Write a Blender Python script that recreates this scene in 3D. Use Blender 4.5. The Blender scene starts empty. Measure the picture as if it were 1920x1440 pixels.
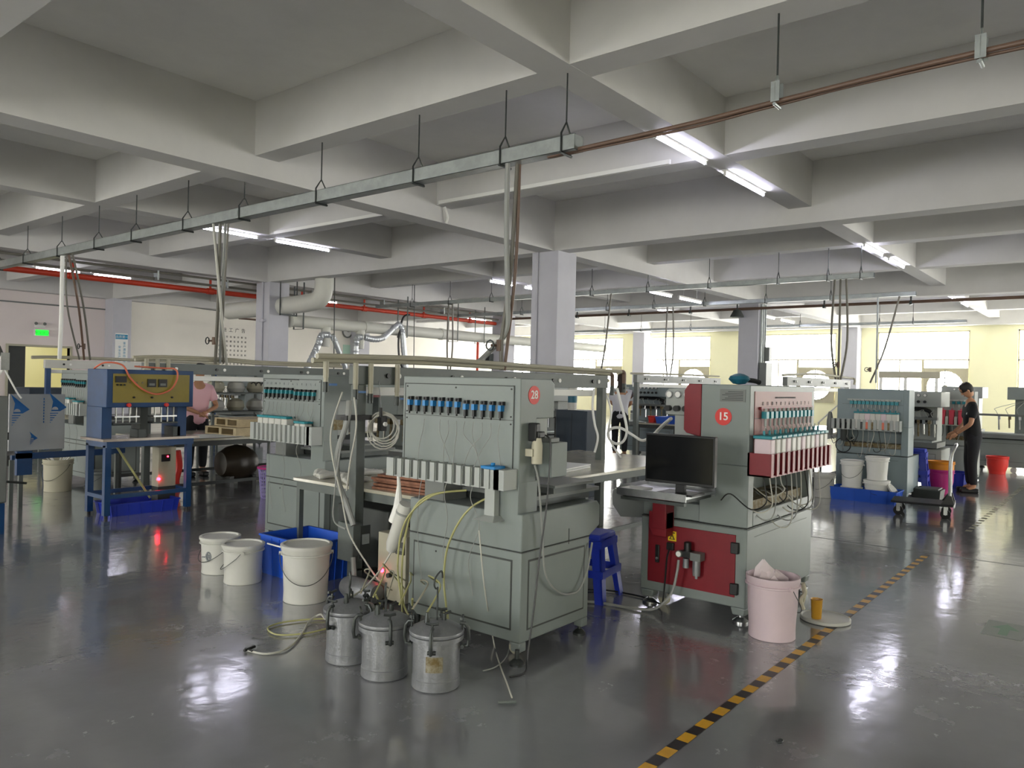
import bpy, math, random
from mathutils import Vector, Matrix
random.seed(7)
C = bpy.context.scene.collection
SC = bpy.context.scene
# ---------------------------------------------------------------- camera, world, exposure
YAW, PITCH, ROLL, FPX, EYE = 0.678816, -0.0028139, 0.0232833, 1447.37, 1.5
FW = Vector((math.cos(YAW)*math.cos(PITCH), math.sin(YAW)*math.cos(PITCH), math.sin(PITCH)))
R0 = Vector((math.sin(YAW), -math.cos(YAW), 0)); U0 = R0.cross(FW)
RT = math.cos(ROLL)*R0 + math.sin(ROLL)*U0; UP = -math.sin(ROLL)*R0 + math.cos(ROLL)*U0
cam = bpy.data.objects.new('camera', bpy.data.cameras.new('camera')); C.objects.link(cam)
cam.matrix_world = Matrix(((RT.x, UP.x, -FW.x, 0), (RT.y, UP.y, -FW.y, 0), (RT.z, UP.z, -FW.z, EYE), (0, 0, 0, 1)))
cam.data.sensor_width = 36; cam.data.lens = 36*FPX/1920; cam.data.clip_end = 200; cam.data.clip_start = 0.05
SC.camera = cam
SC.view_settings.view_transform = 'Standard'; SC.view_settings.look = 'None'
SC.cycles.max_bounces = 14; SC.cycles.diffuse_bounces = 8
SC.view_settings.exposure = 0.8; SC.view_settings.gamma = 1.0; SC.view_settings.use_curve_mapping = False
w = bpy.data.worlds.new('sky'); SC.world = w; w.use_nodes = True
SKY = 11.0
w.node_tree.nodes['Background'].inputs[0].default_value = (1.0, 0.99, 0.94, 1)
w.node_tree.nodes['Background'].inputs[1].default_value = SKY
TUBE = 34.0
def ray(px, py): return FW + RT*((px-960)/FPX) - UP*((py-720)/FPX)
def hit(px, py, ax, v):          # the point on the plane axis=v seen at a place of the picture
    d = ray(px, py); o = EYE if ax == 2 else 0.0
    t = (v-o)/d[ax]; return Vector((d.x*t, d.y*t, EYE+d.z*t))
# ---------------------------------------------------------------- mesh helpers
class M:
    def __init__(s): s.v = []; s.f = []; s.m = []; s.k = 0
    def mat(s, k): s.k = k; return s
    def add(s, vs, fs):
        b = len(s.v); s.v += [tuple(p) for p in vs]
        for f in fs: s.f.append([b+i for i in f]); s.m.append(s.k)
        return s
    def box(s, x0, y0, z0, x1, y1, z1):
        vs = [(x, y, z) for z in (z0, z1) for y in (y0, y1) for x in (x0, x1)]
        return s.add(vs, [(0, 2, 3, 1), (4, 5, 7, 6), (0, 1, 5, 4), (2, 6, 7, 3), (0, 4, 6, 2), (1, 3, 7, 5)])
    def cbox(s, cx, cy, cz, sx, sy, sz): return s.box(cx-sx/2, cy-sy/2, cz-sz/2, cx+sx/2, cy+sy/2, cz+sz/2)
    def hexa(s, p): return s.add(p, [(0, 3, 2, 1), (4, 5, 6, 7), (0, 1, 5, 4), (1, 2, 6, 5), (2, 3, 7, 6), (3, 0, 4, 7)])
    def taper(s, x0, y0, x1, y1, z0, X0, Y0, X1, Y1, z1):
        return s.hexa([(x0, y0, z0), (x1, y0, z0), (x1, y1, z0), (x0, y1, z0), (X0, Y0, z1), (X1, Y0, z1), (X1, Y1, z1), (X0, Y1, z1)])
    def prism(s, poly, ax, a, b):   # poly in the two other axes (order x,y,z without ax)
        n = len(poly)
        def P(u, v, w): return ((w, u, v), (u, w, v), (u, v, w))[ax]
        vs = [P(u, v, a) for u, v in poly]+[P(u, v, b) for u, v in poly]
        return s.add(vs, [list(range(n))[::-1], list(range(n, 2*n))]+[(i, (i+1) % n, n+(i+1) % n, n+i) for i in range(n)])
    def tube(s, pts, r, n=8, cap=True, closed=False):
        pts = [Vector(p) for p in pts]; q = []
        for p in pts:
            if not q or (p-q[-1]).length > 1e-5: q.append(p)
        pts = q; m = len(pts)
        if m < 2: return s
        rr = r if isinstance(r, (list, tuple)) else [r]*m
        up = None; rings = []
        for i, p in enumerate(pts):
            a = pts[(i-1) % m] if (closed or i) else pts[0]; b = pts[(i+1) % m] if (closed or i < m-1) else pts[-1]
            t = (b-a).normalized()
            if up is None:
                up = Vector((0, 0, 1)) if abs(t.z) < .9 else Vector((1, 0, 0))
            x = t.cross(up)
            if x.length < 1e-4: x = t.orthogonal()
            x.normalize(); y = x.cross(t).normalized(); up = y
            rings.append([p+(x*math.cos(2*math.pi*j/n)+y*math.sin(2*math.pi*j/n))*rr[i] for j in range(n)])
        vs = [v for g in rings for v in g]; fs = []
        for i in range(m if closed else m-1):
            for j in range(n):
                fs.append((i*n+j, i*n+(j+1) % n, ((i+1) % m)*n+(j+1) % n, ((i+1) % m)*n+j))
        if cap and not closed: fs += [list(range(n))[::-1], [(m-1)*n+j for j in range(n)]]
        return s.add(vs, fs)
    def cyl(s, a, b, r, n=16, r2=None): return s.tube([a, b], [r, r if r2 is None else r2], n)
    def lathe(s, prof, c=(0, 0, 0), n=28, ax=2, cap=True):
        m = len(prof); vs = []
        for r, z in prof:
            for j in range(n):
                u, v = r*math.cos(2*math.pi*j/n), r*math.sin(2*math.pi*j/n)
                p = ((z, u, v), (v, z, u), (u, v, z))[ax]; vs.append((c[0]+p[0], c[1]+p[1], c[2]+p[2]))
        fs = [(i*n+j, i*n+(j+1) % n, (i+1)*n+(j+1) % n, (i+1)*n+j) for i in range(m-1) for j in range(n)]
        if cap: fs += [list(range(n))[::-1], [(m-1)*n+j for j in range(n)]]
        return s.add(vs, fs)
    def ball(s, c, r, n=12, k=8, sz=1.0):
        return s.lathe([(max(1e-4, r*math.sin(math.pi*i/k)), -r*sz*math.cos(math.pi*i/k)) for i in range(k+1)], c, n, cap=False)
def smooth(pts, n=6, closed=False):
    P = [Vector(p) for p in pts]
    if len(P) < 3: return P
    out = []; m = len(P)
    for i in range(m if closed else m-1):
        if closed: a, b, c, d = P[(i-1) % m], P[i], P[(i+1) % m], P[(i+2) % m]
        else: a, b, c, d = P[max(i-1, 0)], P[i], P[i+1], P[min(i+2, m-1)]
        for k in range(n):
            t = k/n; out.append(.5*((2*b)+(c-a)*t+(2*a-5*b+4*c-d)*t*t+(3*b-a-3*c+d)*t*t*t))
    if not closed: out.append(P[-1])
    return out
def sag(a, b, d, n=10):
    a, b = Vector(a), Vector(b)
    return [a.lerp(b, i/n)-Vector((0, 0, 4*d*(i/n)*(1-i/n))) for i in range(n+1)]
def obj(name, m, mats, parent=None, label=None, bev=0, loc=None, cat=None, group=None, kind=None, sharp=35):
    me = bpy.data.meshes.new(name); me.from_pydata(m.v, [], m.f); me.validate()
    if not isinstance(mats, (list, tuple)): mats = [mats]
    for a in mats: me.materials.append(a)
    if len(me.polygons) == len(m.m): me.polygons.foreach_set('material_index', m.m)
    me.polygons.foreach_set('use_smooth', [True]*len(me.polygons))
    import bmesh
    bm = bmesh.new(); bm.from_mesh(me); bmesh.ops.recalc_face_normals(bm, faces=bm.faces); bm.to_mesh(me); bm.free()
    me.set_sharp_from_angle(angle=math.radians(sharp)); me.update()
    o = bpy.data.objects.new(name, me); C.objects.link(o)
    if loc is not None: o.location = loc
    if parent: o.parent = parent
    if label: o['label'] = label
    if cat: o['category'] = cat
    if group: o['group'] = group
    if kind: o['kind'] = kind
    if bev:
        b = o.modifiers.new('bevel', 'BEVEL'); b.width = bev; b.segments = 2; b.limit_method = 'ANGLE'; b.angle_limit = math.radians(50)
    return o
def thing(name, label, cat, loc=(0, 0, 0), rz=0, group=None, kind=None):
    o = bpy.data.objects.new(name, None); C.objects.link(o); o.empty_display_size = .1
    o.location = loc; o.rotation_euler = (0, 0, rz); o['label'] = label; o['category'] = cat
    if group: o['group'] = group
    if kind: o['kind'] = kind
    return o
def dup(root, loc, rz=None, label=None, group=None, scale=None):
    r = root.copy(); C.objects.link(r); r.location = loc
    if rz is not None: r.rotation_euler = (0, 0, rz)
    if label: r['label'] = label
    if group: r['group'] = group
    if scale: r.scale = scale
    for ch in list(root.children):
        c = ch.copy(); C.objects.link(c); c.parent = r
        for g in ch.children:
            d = g.copy(); C.objects.link(d); d.parent = c
    return r
def text(s, size, loc, rot, mat, parent=None, name='lettering', align='CENTER', ext=.0006, sx=1.0, bold=0.0):
    cu = bpy.data.curves.new(name, 'FONT'); cu.body = s; cu.size = size; cu.align_x = align; cu.align_y = 'CENTER'; cu.extrude = ext
    cu.offset = bold; cu.materials.append(mat); cu.resolution_u = 4
    tmp = bpy.data.objects.new(name, cu); C.objects.link(tmp)
    dg = bpy.context.evaluated_depsgraph_get(); me = bpy.data.meshes.new_from_object(tmp.evaluated_get(dg)); bpy.data.objects.remove(tmp)
    me.materials.clear(); me.materials.append(mat)
    o = bpy.data.objects.new(name, me); C.objects.link(o); o.location = loc; o.rotation_euler = rot; o.scale = (sx, 1, 1)
    if parent: o.parent = parent
    return o
FACE_MX = (math.pi/2, 0, -math.pi/2)   # lettering on a face looking towards -x
FACE_MY = (math.pi/2, 0, 0)            # lettering on a face looking towards -y
# ---------------------------------------------------------------- materials
def lin(c):
    if isinstance(c, str): c = [int(c[i:i+2], 16)/255 for i in (0, 2, 4)]
    return tuple((x/12.92 if x <= .04045 else ((x+.055)/1.055)**2.4) for x in c)
def mat(name, col, rough=.5, metal=0, var=.0, scale=6, bump=0, bscale=60, emit=None, es=0, trans=0, alpha=1, spec=.5, coat=0, col2=None, lo=.4, hi=.65):
    m = bpy.data.materials.new(name); m.use_nodes = True; nt = m.node_tree; b = nt.nodes['Principled BSDF']
    c = lin(col); b.inputs['Base Color'].default_value = (*c, 1); b.inputs['Roughness'].default_value = rough
    b.inputs['Metallic'].default_value = metal; b.inputs['Specular IOR Level'].default_value = spec
    b.inputs['Transmission Weight'].default_value = trans; b.inputs['Alpha'].default_value = alpha; b.inputs['Coat Weight'].default_value = coat
    if emit: b.inputs['Emission Color'].default_value = (*lin(emit), 1); b.inputs['Emission Strength'].default_value = es
    tc = nt.nodes.new('ShaderNodeTexCoord')
    if var or col2:
        n = nt.nodes.new('ShaderNodeTexNoise'); n.inputs['Scale'].default_value = scale; n.inputs['Detail'].default_value = 6; n.inputs['Roughness'].default_value = .65
        r = nt.nodes.new('ShaderNodeValToRGB'); nt.links.new(tc.outputs['Object'], n.inputs['Vector']); nt.links.new(n.outputs['Fac'], r.inputs['Fac'])
        d = lin(col2) if col2 else tuple(x*(1-var) for x in c)
        r.color_ramp.elements[0].position = lo; r.color_ramp.elements[1].position = hi
        r.color_ramp.elements[0].color = (*d, 1); r.color_ramp.elements[1].color = (*c, 1)
        nt.links.new(r.outputs['Color'], b.inputs['Base Color'])
    if bump:
        n = nt.nodes.new('ShaderNodeTexNoise'); n.inputs['Scale'].default_value = bscale; n.inputs['Detail'].default_value = 3
        u = nt.nodes.new('ShaderNodeBump'); u.inputs['Strength'].default_value = bump; u.inputs['Distance'].default_value = .02
        nt.links.new(tc.outputs['Object'], n.inputs['Vector']); nt.links.new(n.outputs['Fac'], u.inputs['Height']); nt.links.new(u.outputs['Normal'], b.inputs['Normal'])
    return m
K = {}
def mk(n, *a, **k): K[n] = mat(n, *a, **k); return K[n]
mk('plaster_lit', 'efeeea', .85, var=.06, scale=1.2, bump=.05, bscale=25)  # ceiling slab, same paint as the beams, lightened to stand in for bounce light
mk('plaster_shaded', 'd0cfcd', .85, var=.06, scale=1.2, bump=.05, bscale=25)  # the same paint on the beams, with shade put into its colour
mk('wallcream', 'eeeae0', .8, var=.05, scale=.6)
mk('wallpaint', 'f4f1cc', .8, var=.05, scale=.6)
mk('wallpink', 'e8dedc', .8, var=.05, scale=.6)
mk('colpaint', 'c3c3cb', .7, var=.05, scale=2)
mk('machine', '7f8785', .42, var=.06, scale=3, spec=.4)
mk('machine_blue', '7f8d91', .42, var=.06, scale=3, spec=.4)
mk('machine_grey', '6f7371', .45, var=.08, scale=3)
mk('cream', 'a2a7a4', .45, var=.04, scale=4)
mk('red', '7c1220', .45, var=.12, scale=5)
mk('redpanel', '8a4a46', .45, var=.08, scale=4)
mk('redsign', 'd23a36', .5)
mk('white', 'e8e8e4', .5)
mk('whiteplastic', 'c4c4be', .4, var=.05, scale=8)
mk('pinkplastic', 'd2bfc6', .42, var=.05, scale=6)
mk('black', '131415', .45)
mk('rubber', '1c1c1c', .7)
mk('screen', '06070a', .18, spec=.5)
mk('steel', 'b0b2b4', .3, 1, var=.15, scale=20)
mk('galv', 'a4aaa9', .42, .6, var=.18, scale=7)
mk('darksteel', '4b4f4e', .45, .7, var=.2, scale=10)
mk('castalu', '8a8c90', .45, .45, var=.2, scale=9, bump=.1, bscale=90)
mk('grime', '8f8a78', .6, .3, col2='6b5a33', scale=30)
mk('paintgrey', '5f6663', .5, var=.1, scale=5)
mk('paintdark', '3c403e', .55, var=.1, scale=5)
mk('blueframe', '083d6e', .45, var=.18, scale=6)
mk('yellowpanel', '8a7a26', .4, var=.1, scale=4)
mk('blueplastic', '2258c8', .4, var=.06, scale=6)
mk('bluedeep', '1f36b0', .4, var=.06, scale=6)
mk('bluevalve', '1277b8', .4)
mk('teal', '17808c', .4)
mk('tealdark', '1d5f74', .45)
mk('hose', 'b8b7ae', .45)
mk('hosegrey', '8f918e', .5)
mk('hoseyellow', 'a8a670', .45)
mk('hoseorange', 'd06a4e', .45)
mk('clearhose', 'b4b8b2', .3, alpha=.75)
mk('pvc', 'a9a592', .5, var=.1, scale=3)
mk('pvcbrown', '6b5446', .5, var=.15, scale=4)
mk('conduit', '6e6b62', .5, var=.1, scale=4)
mk('firered', 'c4391c', .5, var=.08, scale=3)
mk('duct', 'cfcfc6', .5, var=.05, scale=2)
mk('flex', 'c8ccd0', .35, .6)
mk('wood', '9c6a52', .7, var=.45, scale=14)
mk('woodpale', 'c9b894', .7, var=.2, scale=8)
mk('orange', 'd88a1c', .45); mk('magenta', 'b52a78', .45); mk('redplastic', 'd8352c', .42)
mk('amber', 'd9a53a', .25, alpha=.8)
mk('led', 'ff2a3a', .4, emit='ff2030', es=18)
mk('exitgreen', '18d23c', .4, emit='10e030', es=.9)
mk('tube', 'ffffff', .4, emit='eae8ff', es=TUBE)
mk('paper', 'e9ebe8', .8)
mk('yellowlabel', 'e6c41c', .5)
mk('ink', '2a2c30', .7); mk('inkblue', '1c8cb4', .6); mk('inkgrey', '7c8084', .7)
mk('skin', 'b98868', .55); mk('hair', '17130f', .6); mk('hairbrown', '2f221b', .6)
mk('blacktee', '16171a', .85); mk('pinktee', 'f0c0cc', .85); mk('whitetee', 'd9d9e0', .85); mk('trousers', '1d1e24', .85)
mk('filmblue', '1f5f9e', .4); mk('filmgrey', 'a8acb0', .25, .2)
mk('purple', '8c80b8', .5); mk('beige', 'b4b09c', .6)
# floor: grey epoxy, glossy and slightly wavy
def floor_mat():
    m = bpy.data.materials.new('epoxy_floor'); m.use_nodes = True; nt = m.node_tree; b = nt.nodes['Principled BSDF']
    tc = nt.nodes.new('ShaderNodeTexCoord')
    n = nt.nodes.new('ShaderNodeTexNoise'); n.inputs['Scale'].default_value = .55; n.inputs['Detail'].default_value = 8; n.inputs['Roughness'].default_value = .6
    r = nt.nodes.new('ShaderNodeValToRGB'); nt.links.new(tc.outputs['Object'], n.inputs['Vector']); nt.links.new(n.outputs['Fac'], r.inputs['Fac'])
    r.color_ramp.elements[0].position = .35; r.color_ramp.elements[0].color = (*lin('747578'), 1)
    r.color_ramp.elements[1].position = .7; r.color_ramp.elements[1].color = (*lin('838487'), 1)
    nt.links.new(r.outputs['Color'], b.inputs['Base Color'])
    n2 = nt.nodes.new('ShaderNodeTexNoise'); n2.inputs['Scale'].default_value = 2.2; n2.inputs['Detail'].default_value = 10; n2.inputs['Roughness'].default_value = .7
    mr = nt.nodes.new('ShaderNodeMapRange'); mr.inputs['From Min'].default_value = .35; mr.inputs['From Max'].default_value = .7
    mr.inputs['To Min'].default_value = .12; mr.inputs['To Max'].default_value = .32
    nt.links.new(tc.outputs['Object'], n2.inputs['Vector']); nt.links.new(n2.outputs['Fac'], mr.inputs['Value']); nt.links.new(mr.outputs['Result'], b.inputs['Roughness'])
    n3 = nt.nodes.new('ShaderNodeTexNoise'); n3.inputs['Scale'].default_value = 7.0; n3.inputs['Detail'].default_value = 4
    u = nt.nodes.new('ShaderNodeBump'); u.inputs['Strength'].default_value = .26; u.inputs['Distance'].default_value = .006
    nt.links.new(tc.outputs['Object'], n3.inputs['Vector']); nt.links.new(n3.outputs['Fac'], u.inputs['Height']); nt.links.new(u.outputs['Normal'], b.inputs['Normal'])
    b.inputs['Specular IOR Level'].default_value = .6; b.inputs['Coat Weight'].default_value = 1.0; b.inputs['Coat Roughness'].default_value = .1; b.inputs['Coat IOR'].default_value = 1.6
    nt.links.new(u.outputs['Normal'], b.inputs['Coat Normal'])
    return m
K['floor'] = floor_mat()
# ---------------------------------------------------------------- the room
Q = 1.3                                  # the ceiling grid was measured in units of 1.3 m
def cz(z): return EYE+(z-EYE)*Q
BX0, BX1, BY0, BY1 = -6.2*Q, 24.2*Q, -7.5*Q, 20.0*Q
SLAB = cz(4.0); LOW = cz(3.5); GIR = cz(3.32)
def struct(name, m, mt, parent=None, bev=0):
    return obj(name, m, mt, parent, kind=None if parent else 'structure', bev=bev)
struct('floor', M().box(BX0-.3, BY0-.3, -.15, BX1+.3, BY1+.3, 0), K['floor'])
ceil_o = struct('ceiling', M().box(BX0-.3, BY0-.3, SLAB, BX1+.3, BY1+.3, SLAB+.2), K['plaster_lit'])
# (near, far, bottom) of the beams along x (at y) and along y (at x)
AY = [(-7.5, -7.2, 0), (-4.1, -3.85, 1), (-.62, -.34, 0), (2.80, 3.05, 1), (6.27, 6.55, 0), (9.58, 9.84, 1), (13.1, 13.4, 0), (16.35, 16.6, 1), (19.7, 20., 0)]
BXS = [(-6.2, -5.9, 0), (-3.7, -3.45, 1), (-1.25, -1.0, 1), (1.23, 1.51, 0), (3.97, 4.22, 1), (6.32, 6.56, 1), (8.63, 8.9, 0), (11.22, 11.47, 1), (13.8, 14.05, 1), (16.36, 16.66, 0), (19.0, 19.25, 1), (21.6, 21.85, 1), (23.9, 24.2, 0)]
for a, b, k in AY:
    struct('ceiling_beam', M().box(BX0, a*Q, LOW if k else GIR, BX1, b*Q, SLAB+.01), K['plaster_shaded'])
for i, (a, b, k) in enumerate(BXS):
    struct('ceiling_beam', M().box(a*Q, BY0, (LOW if k else GIR)+.002, b*Q, BY1, SLAB+.012), K['plaster_shaded'])
def column(x, y, w=.45, n=0):
    m = M().box(x*Q, y*Q, 0, (x+w)*Q, (y+w)*Q, GIR+.02)
    o = struct('column', m, K['colpaint'], bev=.012)
    return o
for x, y in ((8.63, 6.2), (8.63, 13.02), (16.3, 6.35), (16.3, 13.45), (8.58, 19.55), (1.2, 13.05), (1.2, 19.55), (16.3, 19.55), (8.63, -.7), (16.3, -.7), (23.75, 6.3), (23.75, 13.3)):
    column(x, y)
# walls: window wall (far), back, right with openings; left wall solid with a doorway
WZ0, WZ1 = 1.0, cz(3.2)
def win_wall(name, axis, pos, th, lo, hi, wins, mt):
    m = M(); e = sorted(wins); cur = lo
    def bx(a, b, z0, z1):
        if axis == 0: m.box(min(pos, pos+th), a, z0, max(pos, pos+th), b, z1)
        else: m.box(a, min(pos, pos+th), z0, b, max(pos, pos+th), z1)
    for a, b in e:
        bx(cur, a, 0, SLAB); bx(a, b, 0, WZ0); bx(a, b, WZ1, SLAB); cur = b
    bx(cur, hi, 0, SLAB)
    return struct(name, m, mt)
FW_WINS = [(y*Q, (y+2.35)*Q) for y in (-5.0, -1.3, .1, 3.52, 7.02, 11.05, 14.42, 17.3)]
FW_WINS[1] = (-1.35*Q, -.35*Q); FW_WINS[2] = (.1*Q, 2.42*Q)
win_wall('wall_far', 0, BX1, .25, BY0, BY1, FW_WINS, K['wallpaint'])
BK = [(y*Q, (y+2.3)*Q) for y in (-5.5, 1.5, 9, 16)]
win_wall('wall_back', 0, BX0-.25, .25, BY0, BY1, BK, K['wallpaint'])
RW = [(x*Q, (x+2.3)*Q) for x in (10, 14, 19)]
win_wall('wall_right', 1, BY0-.25, .25, BX0, BX1, RW, K['wallpaint'])
FWx = BX1
def portal(cx, cy, cz_, sx, sz, rot):
    l = bpy.data.lights.new('window_light', 'AREA'); l.shape = 'RECTANGLE'; l.size = sx; l.size_y = sz; l.energy = 1; l.cycles.is_portal = True
    o = bpy.data.objects.new('window_light', l); C.objects.link(o); o.location = (cx, cy, cz_); o.rotation_euler = rot
for a, b in FW_WINS: portal(BX1+.24, (a+b)/2, (WZ0+WZ1)/2, b-a, WZ1-WZ0, (math.pi/2, 0, math.pi/2))
for a, b in BK: portal(BX0-.24, (a+b)/2, (WZ0+WZ1)/2, b-a, WZ1-WZ0, (math.pi/2, 0, -math.pi/2))
for a, b in RW: portal((a+b)/2, BY0-.24, (WZ0+WZ1)/2, b-a, WZ1-WZ0, (math.pi/2, 0, 0))
# window frames with an exhaust fan in the lower right corner of each
mk('frame', 'b9b39a', .5)
mk('pane', 'ffffff', .02, trans=1, alpha=.12, spec=.3)
def louvre_window(n, a, b, fan=True, dark=False):
    x = BX1+.06; TZ = cz(2.37); m = M()
    for z in (WZ0, TZ, WZ1-.05): m.box(x, a, z, x+.07, b, z+.05)
    mid = a+(b-a)*.49
    for y in (a, b-.05): m.box(x, y, WZ0, x+.07, y+.05, WZ1)
    m.box(x, mid-.04, WZ0, x+.07, mid+.04, TZ)
    m.box(x, (mid+b)/2-.02, WZ0, x+.06, (mid+b)/2+.02, TZ)
    o = struct('window_%d' % n, m, K['frame'])
    obj('pane', M().box(x+.03, a+.04, WZ0+.05, x+.034, b-.04, WZ1-.05), K['pane'], o)
    if fan:
        FZ = cz(2.16); s = mid-.05-a-.05; c = (a+.05+mid-.05)/2; r = s*.43; zc = FZ-s/2
        t = thing('exhaust_fan', '%s square exhaust fan with louvres set in window %s' % (('grey', 'cream')[n % 2], FAN_AT[n]), 'fan', (x-.1, c, zc), group=None)
        h = M(); N = 24
        for i in range(N):     # square plate with a round hole, and its ring
            t0, t1 = 2*math.pi*i/N, 2*math.pi*(i+1)/N
            def sq(t):
                k = (s/2)/max(abs(math.cos(t)), abs(math.sin(t))); return (k*math.cos(t), k*math.sin(t))
            p = [(r*math.cos(t0), r*math.sin(t0)), sq(t0), sq(t1), (r*math.cos(t1), r*math.sin(t1))]
            h.add([(0, u, v) for u, v in p]+[(.06, u, v) for u, v in p], [(0, 1, 2, 3), (4, 7, 6, 5), (0, 3, 7, 4), (1, 5, 6, 2)])
        h.tube([(-.01, r*math.cos(2*math.pi*i/20), r*math.sin(2*math.pi*i/20)) for i in range(20)], .018, 6, closed=True)
        for sy in (-1, 1): h.box(-.02, sy*s/2-.03, -s/2, .06, sy*s/2+.03, s/2)
        obj('housing', h, K['frame'], t)
        g = M()
        for i in range(7):
            z = -r+r*2*(i+.5)/7; hw = math.sqrt(max(0, r*r-z*z)); g.box(.075, -hw, z-.014, .1, hw, z+.014)
        obj('louvre', g, K['whiteplastic'], t)
        bl = M().cyl((-.01, 0, 0), (.05, 0, 0), .09, 16)
        for i in range(0):
            an = i*math.pi/2+.4
            u = Vector((0, math.cos(an), math.sin(an))); vv = Vector((.0, -math.sin(an), math.cos(an)))
            p = [u*.08-vv*.04, u*.08+vv*.04, u*r*.85+vv*.1+Vector((.03, 0, 0)), u*r*.85-vv*.08]
            bl.add([q for q in p]+[q+Vector((.006, 0, 0)) for q in p], [(0, 1, 2, 3), (4, 7, 6, 5), (0, 1, 5, 4), (1, 2, 6, 5), (2, 3, 7, 6), (3, 0, 4, 7)])
        obj('fan_blade', bl, K['frame'], t)
        obj('guard', M().cbox(-.03, 0, 0, .02, .025, 2*r+.03).cbox(-.03, 0, 0, .02, 2*r+.03, .02), K['paintgrey'], t)
FAN_AT = {1: 'out of view', 2: 'out of view', 3: 'at right edge above the grey machine', 4: 'right of the thin hanging steel pipe', 5: 'right of the third column',
          6: 'between the second and third columns', 7: 'just right of the big near column', 8: 'behind the big near column'}
for i, (a, b) in enumerate(FW_WINS):
    if b > 2: louvre_window(i+1, a, b, fan=(i > 1 and i < 7))
# left wall (y = BY1) with a doorway to a lit side room
D0, D1, DZ = hit(14, 700, 1, BY1).x, hit(130, 700, 1, BY1).x, hit(60, 650, 1, BY1).z
lw = M(); lw.box(BX0, BY1, 0, D0, BY1+.2, SLAB); lw.box(D1, BY1, 0, 11.4, BY1+.2, SLAB); lw.box(D0, BY1, DZ, D1, BY1+.2, SLAB)
struct('wall_left', lw, K['wallpink'])
struct('wall_left_far', M().box(11.4, BY1-.02, 0, BX1, BY1+.2, SLAB), K['wallcream'])
struct('trim_1', M().box(4, BY1-.03, cz(3.32)-.35, 11.2, BY1, cz(3.32)-.31), K['machine_grey'])
tr2 = M(); a = hit(245, 560, 1, BY1-.03); b = hit(410, 583, 1, BY1-.03)
tr2.tube([a, b, b+(b-a)*.3], .02, 6); struct('trim_2', tr2, K['machine_grey'])
dr = M().box(D0-.06, BY1-.05, 0, D0, BY1+.2, DZ+.06).box(D1, BY1-.05, 0, D1+.06, BY1+.2, DZ+.06).box(D0, BY1-.05, DZ, D1, BY1+.2, DZ+.06)
mid = hit(48, 700, 1, BY1).x
d = struct('door_1', dr, K['beige'])
obj('door_leaf', M().box(D0, BY1+.05, 0, mid, BY1+.1, DZ), K['paintdark'], d)
sr = M(); sr.box(D0-.5, BY1+3, 0, D1+1.5, BY1+3.1, 3.2).box(D0-.6, BY1+.2, 0, D0-.5, BY1+3.1, 3.2).box(D1+1.5, BY1+.2, 0, D1+1.6, BY1+3.1, 3.2).box(D0-.6, BY1+.2, 3.1, D1+1.6, BY1+3.1, 3.2).box(D0-.6, BY1+.2, -.1, D1+1.6, BY1+3.1, 0)
struct('wall_side_room', sr, K['wallpaint'])
sl = bpy.data.lights.new('side_room_light', 'AREA'); sl.size = 1; sl.energy = 14; so = bpy.data.objects.new('side_room_light', sl); C.objects.link(so); so.location = ((D0+D1)/2+.3, BY1+1.6, 3.05)
# fluorescent tubes
def lamp(x0, x1, y, z, nm, at):
    t = thing('fluorescent_lamp', at, 'ceiling lamp', ((x0+x1)/2*Q, y*Q, z), group=None)
    L = (x1-x0)*Q
    obj('batten', M().box(-L/2-.03, -.025, .03, L/2+.03, .025, .07), K['white'], t)
    obj('tube', M().cyl((-L/2, 0, 0), (L/2, 0, 0), .014, 10), K['tube'], t)
    for s in (-1, 1): obj('end_cap', M().box(s*L/2-.015, -.014, -.016, s*L/2+.015, .014, .04), K['white'], t)
    tp_ = (GIR if z < cz(3.3) else LOW if abs(y-9.7) < .2 or abs(y-2.95) < .2 or abs(y-16.4) < .3 or y < 0 else SLAB)-z+.01
    for s in (-1, 1): obj('rod', M().cyl((s*L*.3, 0, .07), (s*L*.3, 0, tp_), .005, 5), K['steel'], t)
LZ = cz(3.46)
LAMPS = [(5.42, 6.33, 2.98, 'brightest nearer fluorescent tube under the beam upper right'), (6.75, 7.70, 2.98, 'fluorescent tube just behind the brightest near one upper right'),
 (11.15, 12.1, 2.9, 'nearer tube of the pair above the end of the second cable tray'), (12.5, 13.45, 2.9, 'farther tube of the pair above the end of the second cable tray'),
 (17.8, 18.7, 3.0, 'small far fluorescent tube high at right beyond the brown pipe'), (19.3, 20.2, 3.0, 'smallest fluorescent tube high at right near the window wall'),
 (5.38, 6.24, 9.75, 'fluorescent tube crossing behind the drop pipes at the left'), (6.54, 7.5, 9.75, 'fluorescent tube right of the drop pipes at the left'),
 (11.5, 12.3, 9.9, 'fluorescent tube left of the drop pipes beside the near column'), (12.6, 13.4, 9.9, 'fluorescent tube touching the near column outline'),
 (5.7, 6.5, 16.3, 'far left tube end behind the steel drop pipes'), (6.75, 7.5, 16.3, 'fluorescent tube above the red fire pipe at the left'),
 (-1.9, -1.0, 2.95, 'lit tube above and behind the camera, first of its line'), (-.5, .4, 2.95, 'lit tube above the camera, last of its line'), (-1.9, -1.0, 9.72, 'lit tube behind the camera beyond the girder'), (-.5, .4, 9.72, 'lit tube left of the camera beyond the girder'),
 (12, 12.9, -3.97, 'lit tube in the bay right of the camera view'), (7, 7.9, -3.97, 'lit tube in the bay right beside the camera'), (-1.1, -.2, -3.97, 'lit tube in the bay right behind the camera'), (18, 18.9, 9.72, 'lit tube in the bay near the windows'), (12, 12.9, 16.4, 'lit tube above the long ventilation duct'), (18, 18.9, 16.4, 'lit tube above the far wall corner')]
for x0, x1, y, s in LAMPS: lamp(x0, x1, y, LZ, '', s)
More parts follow.
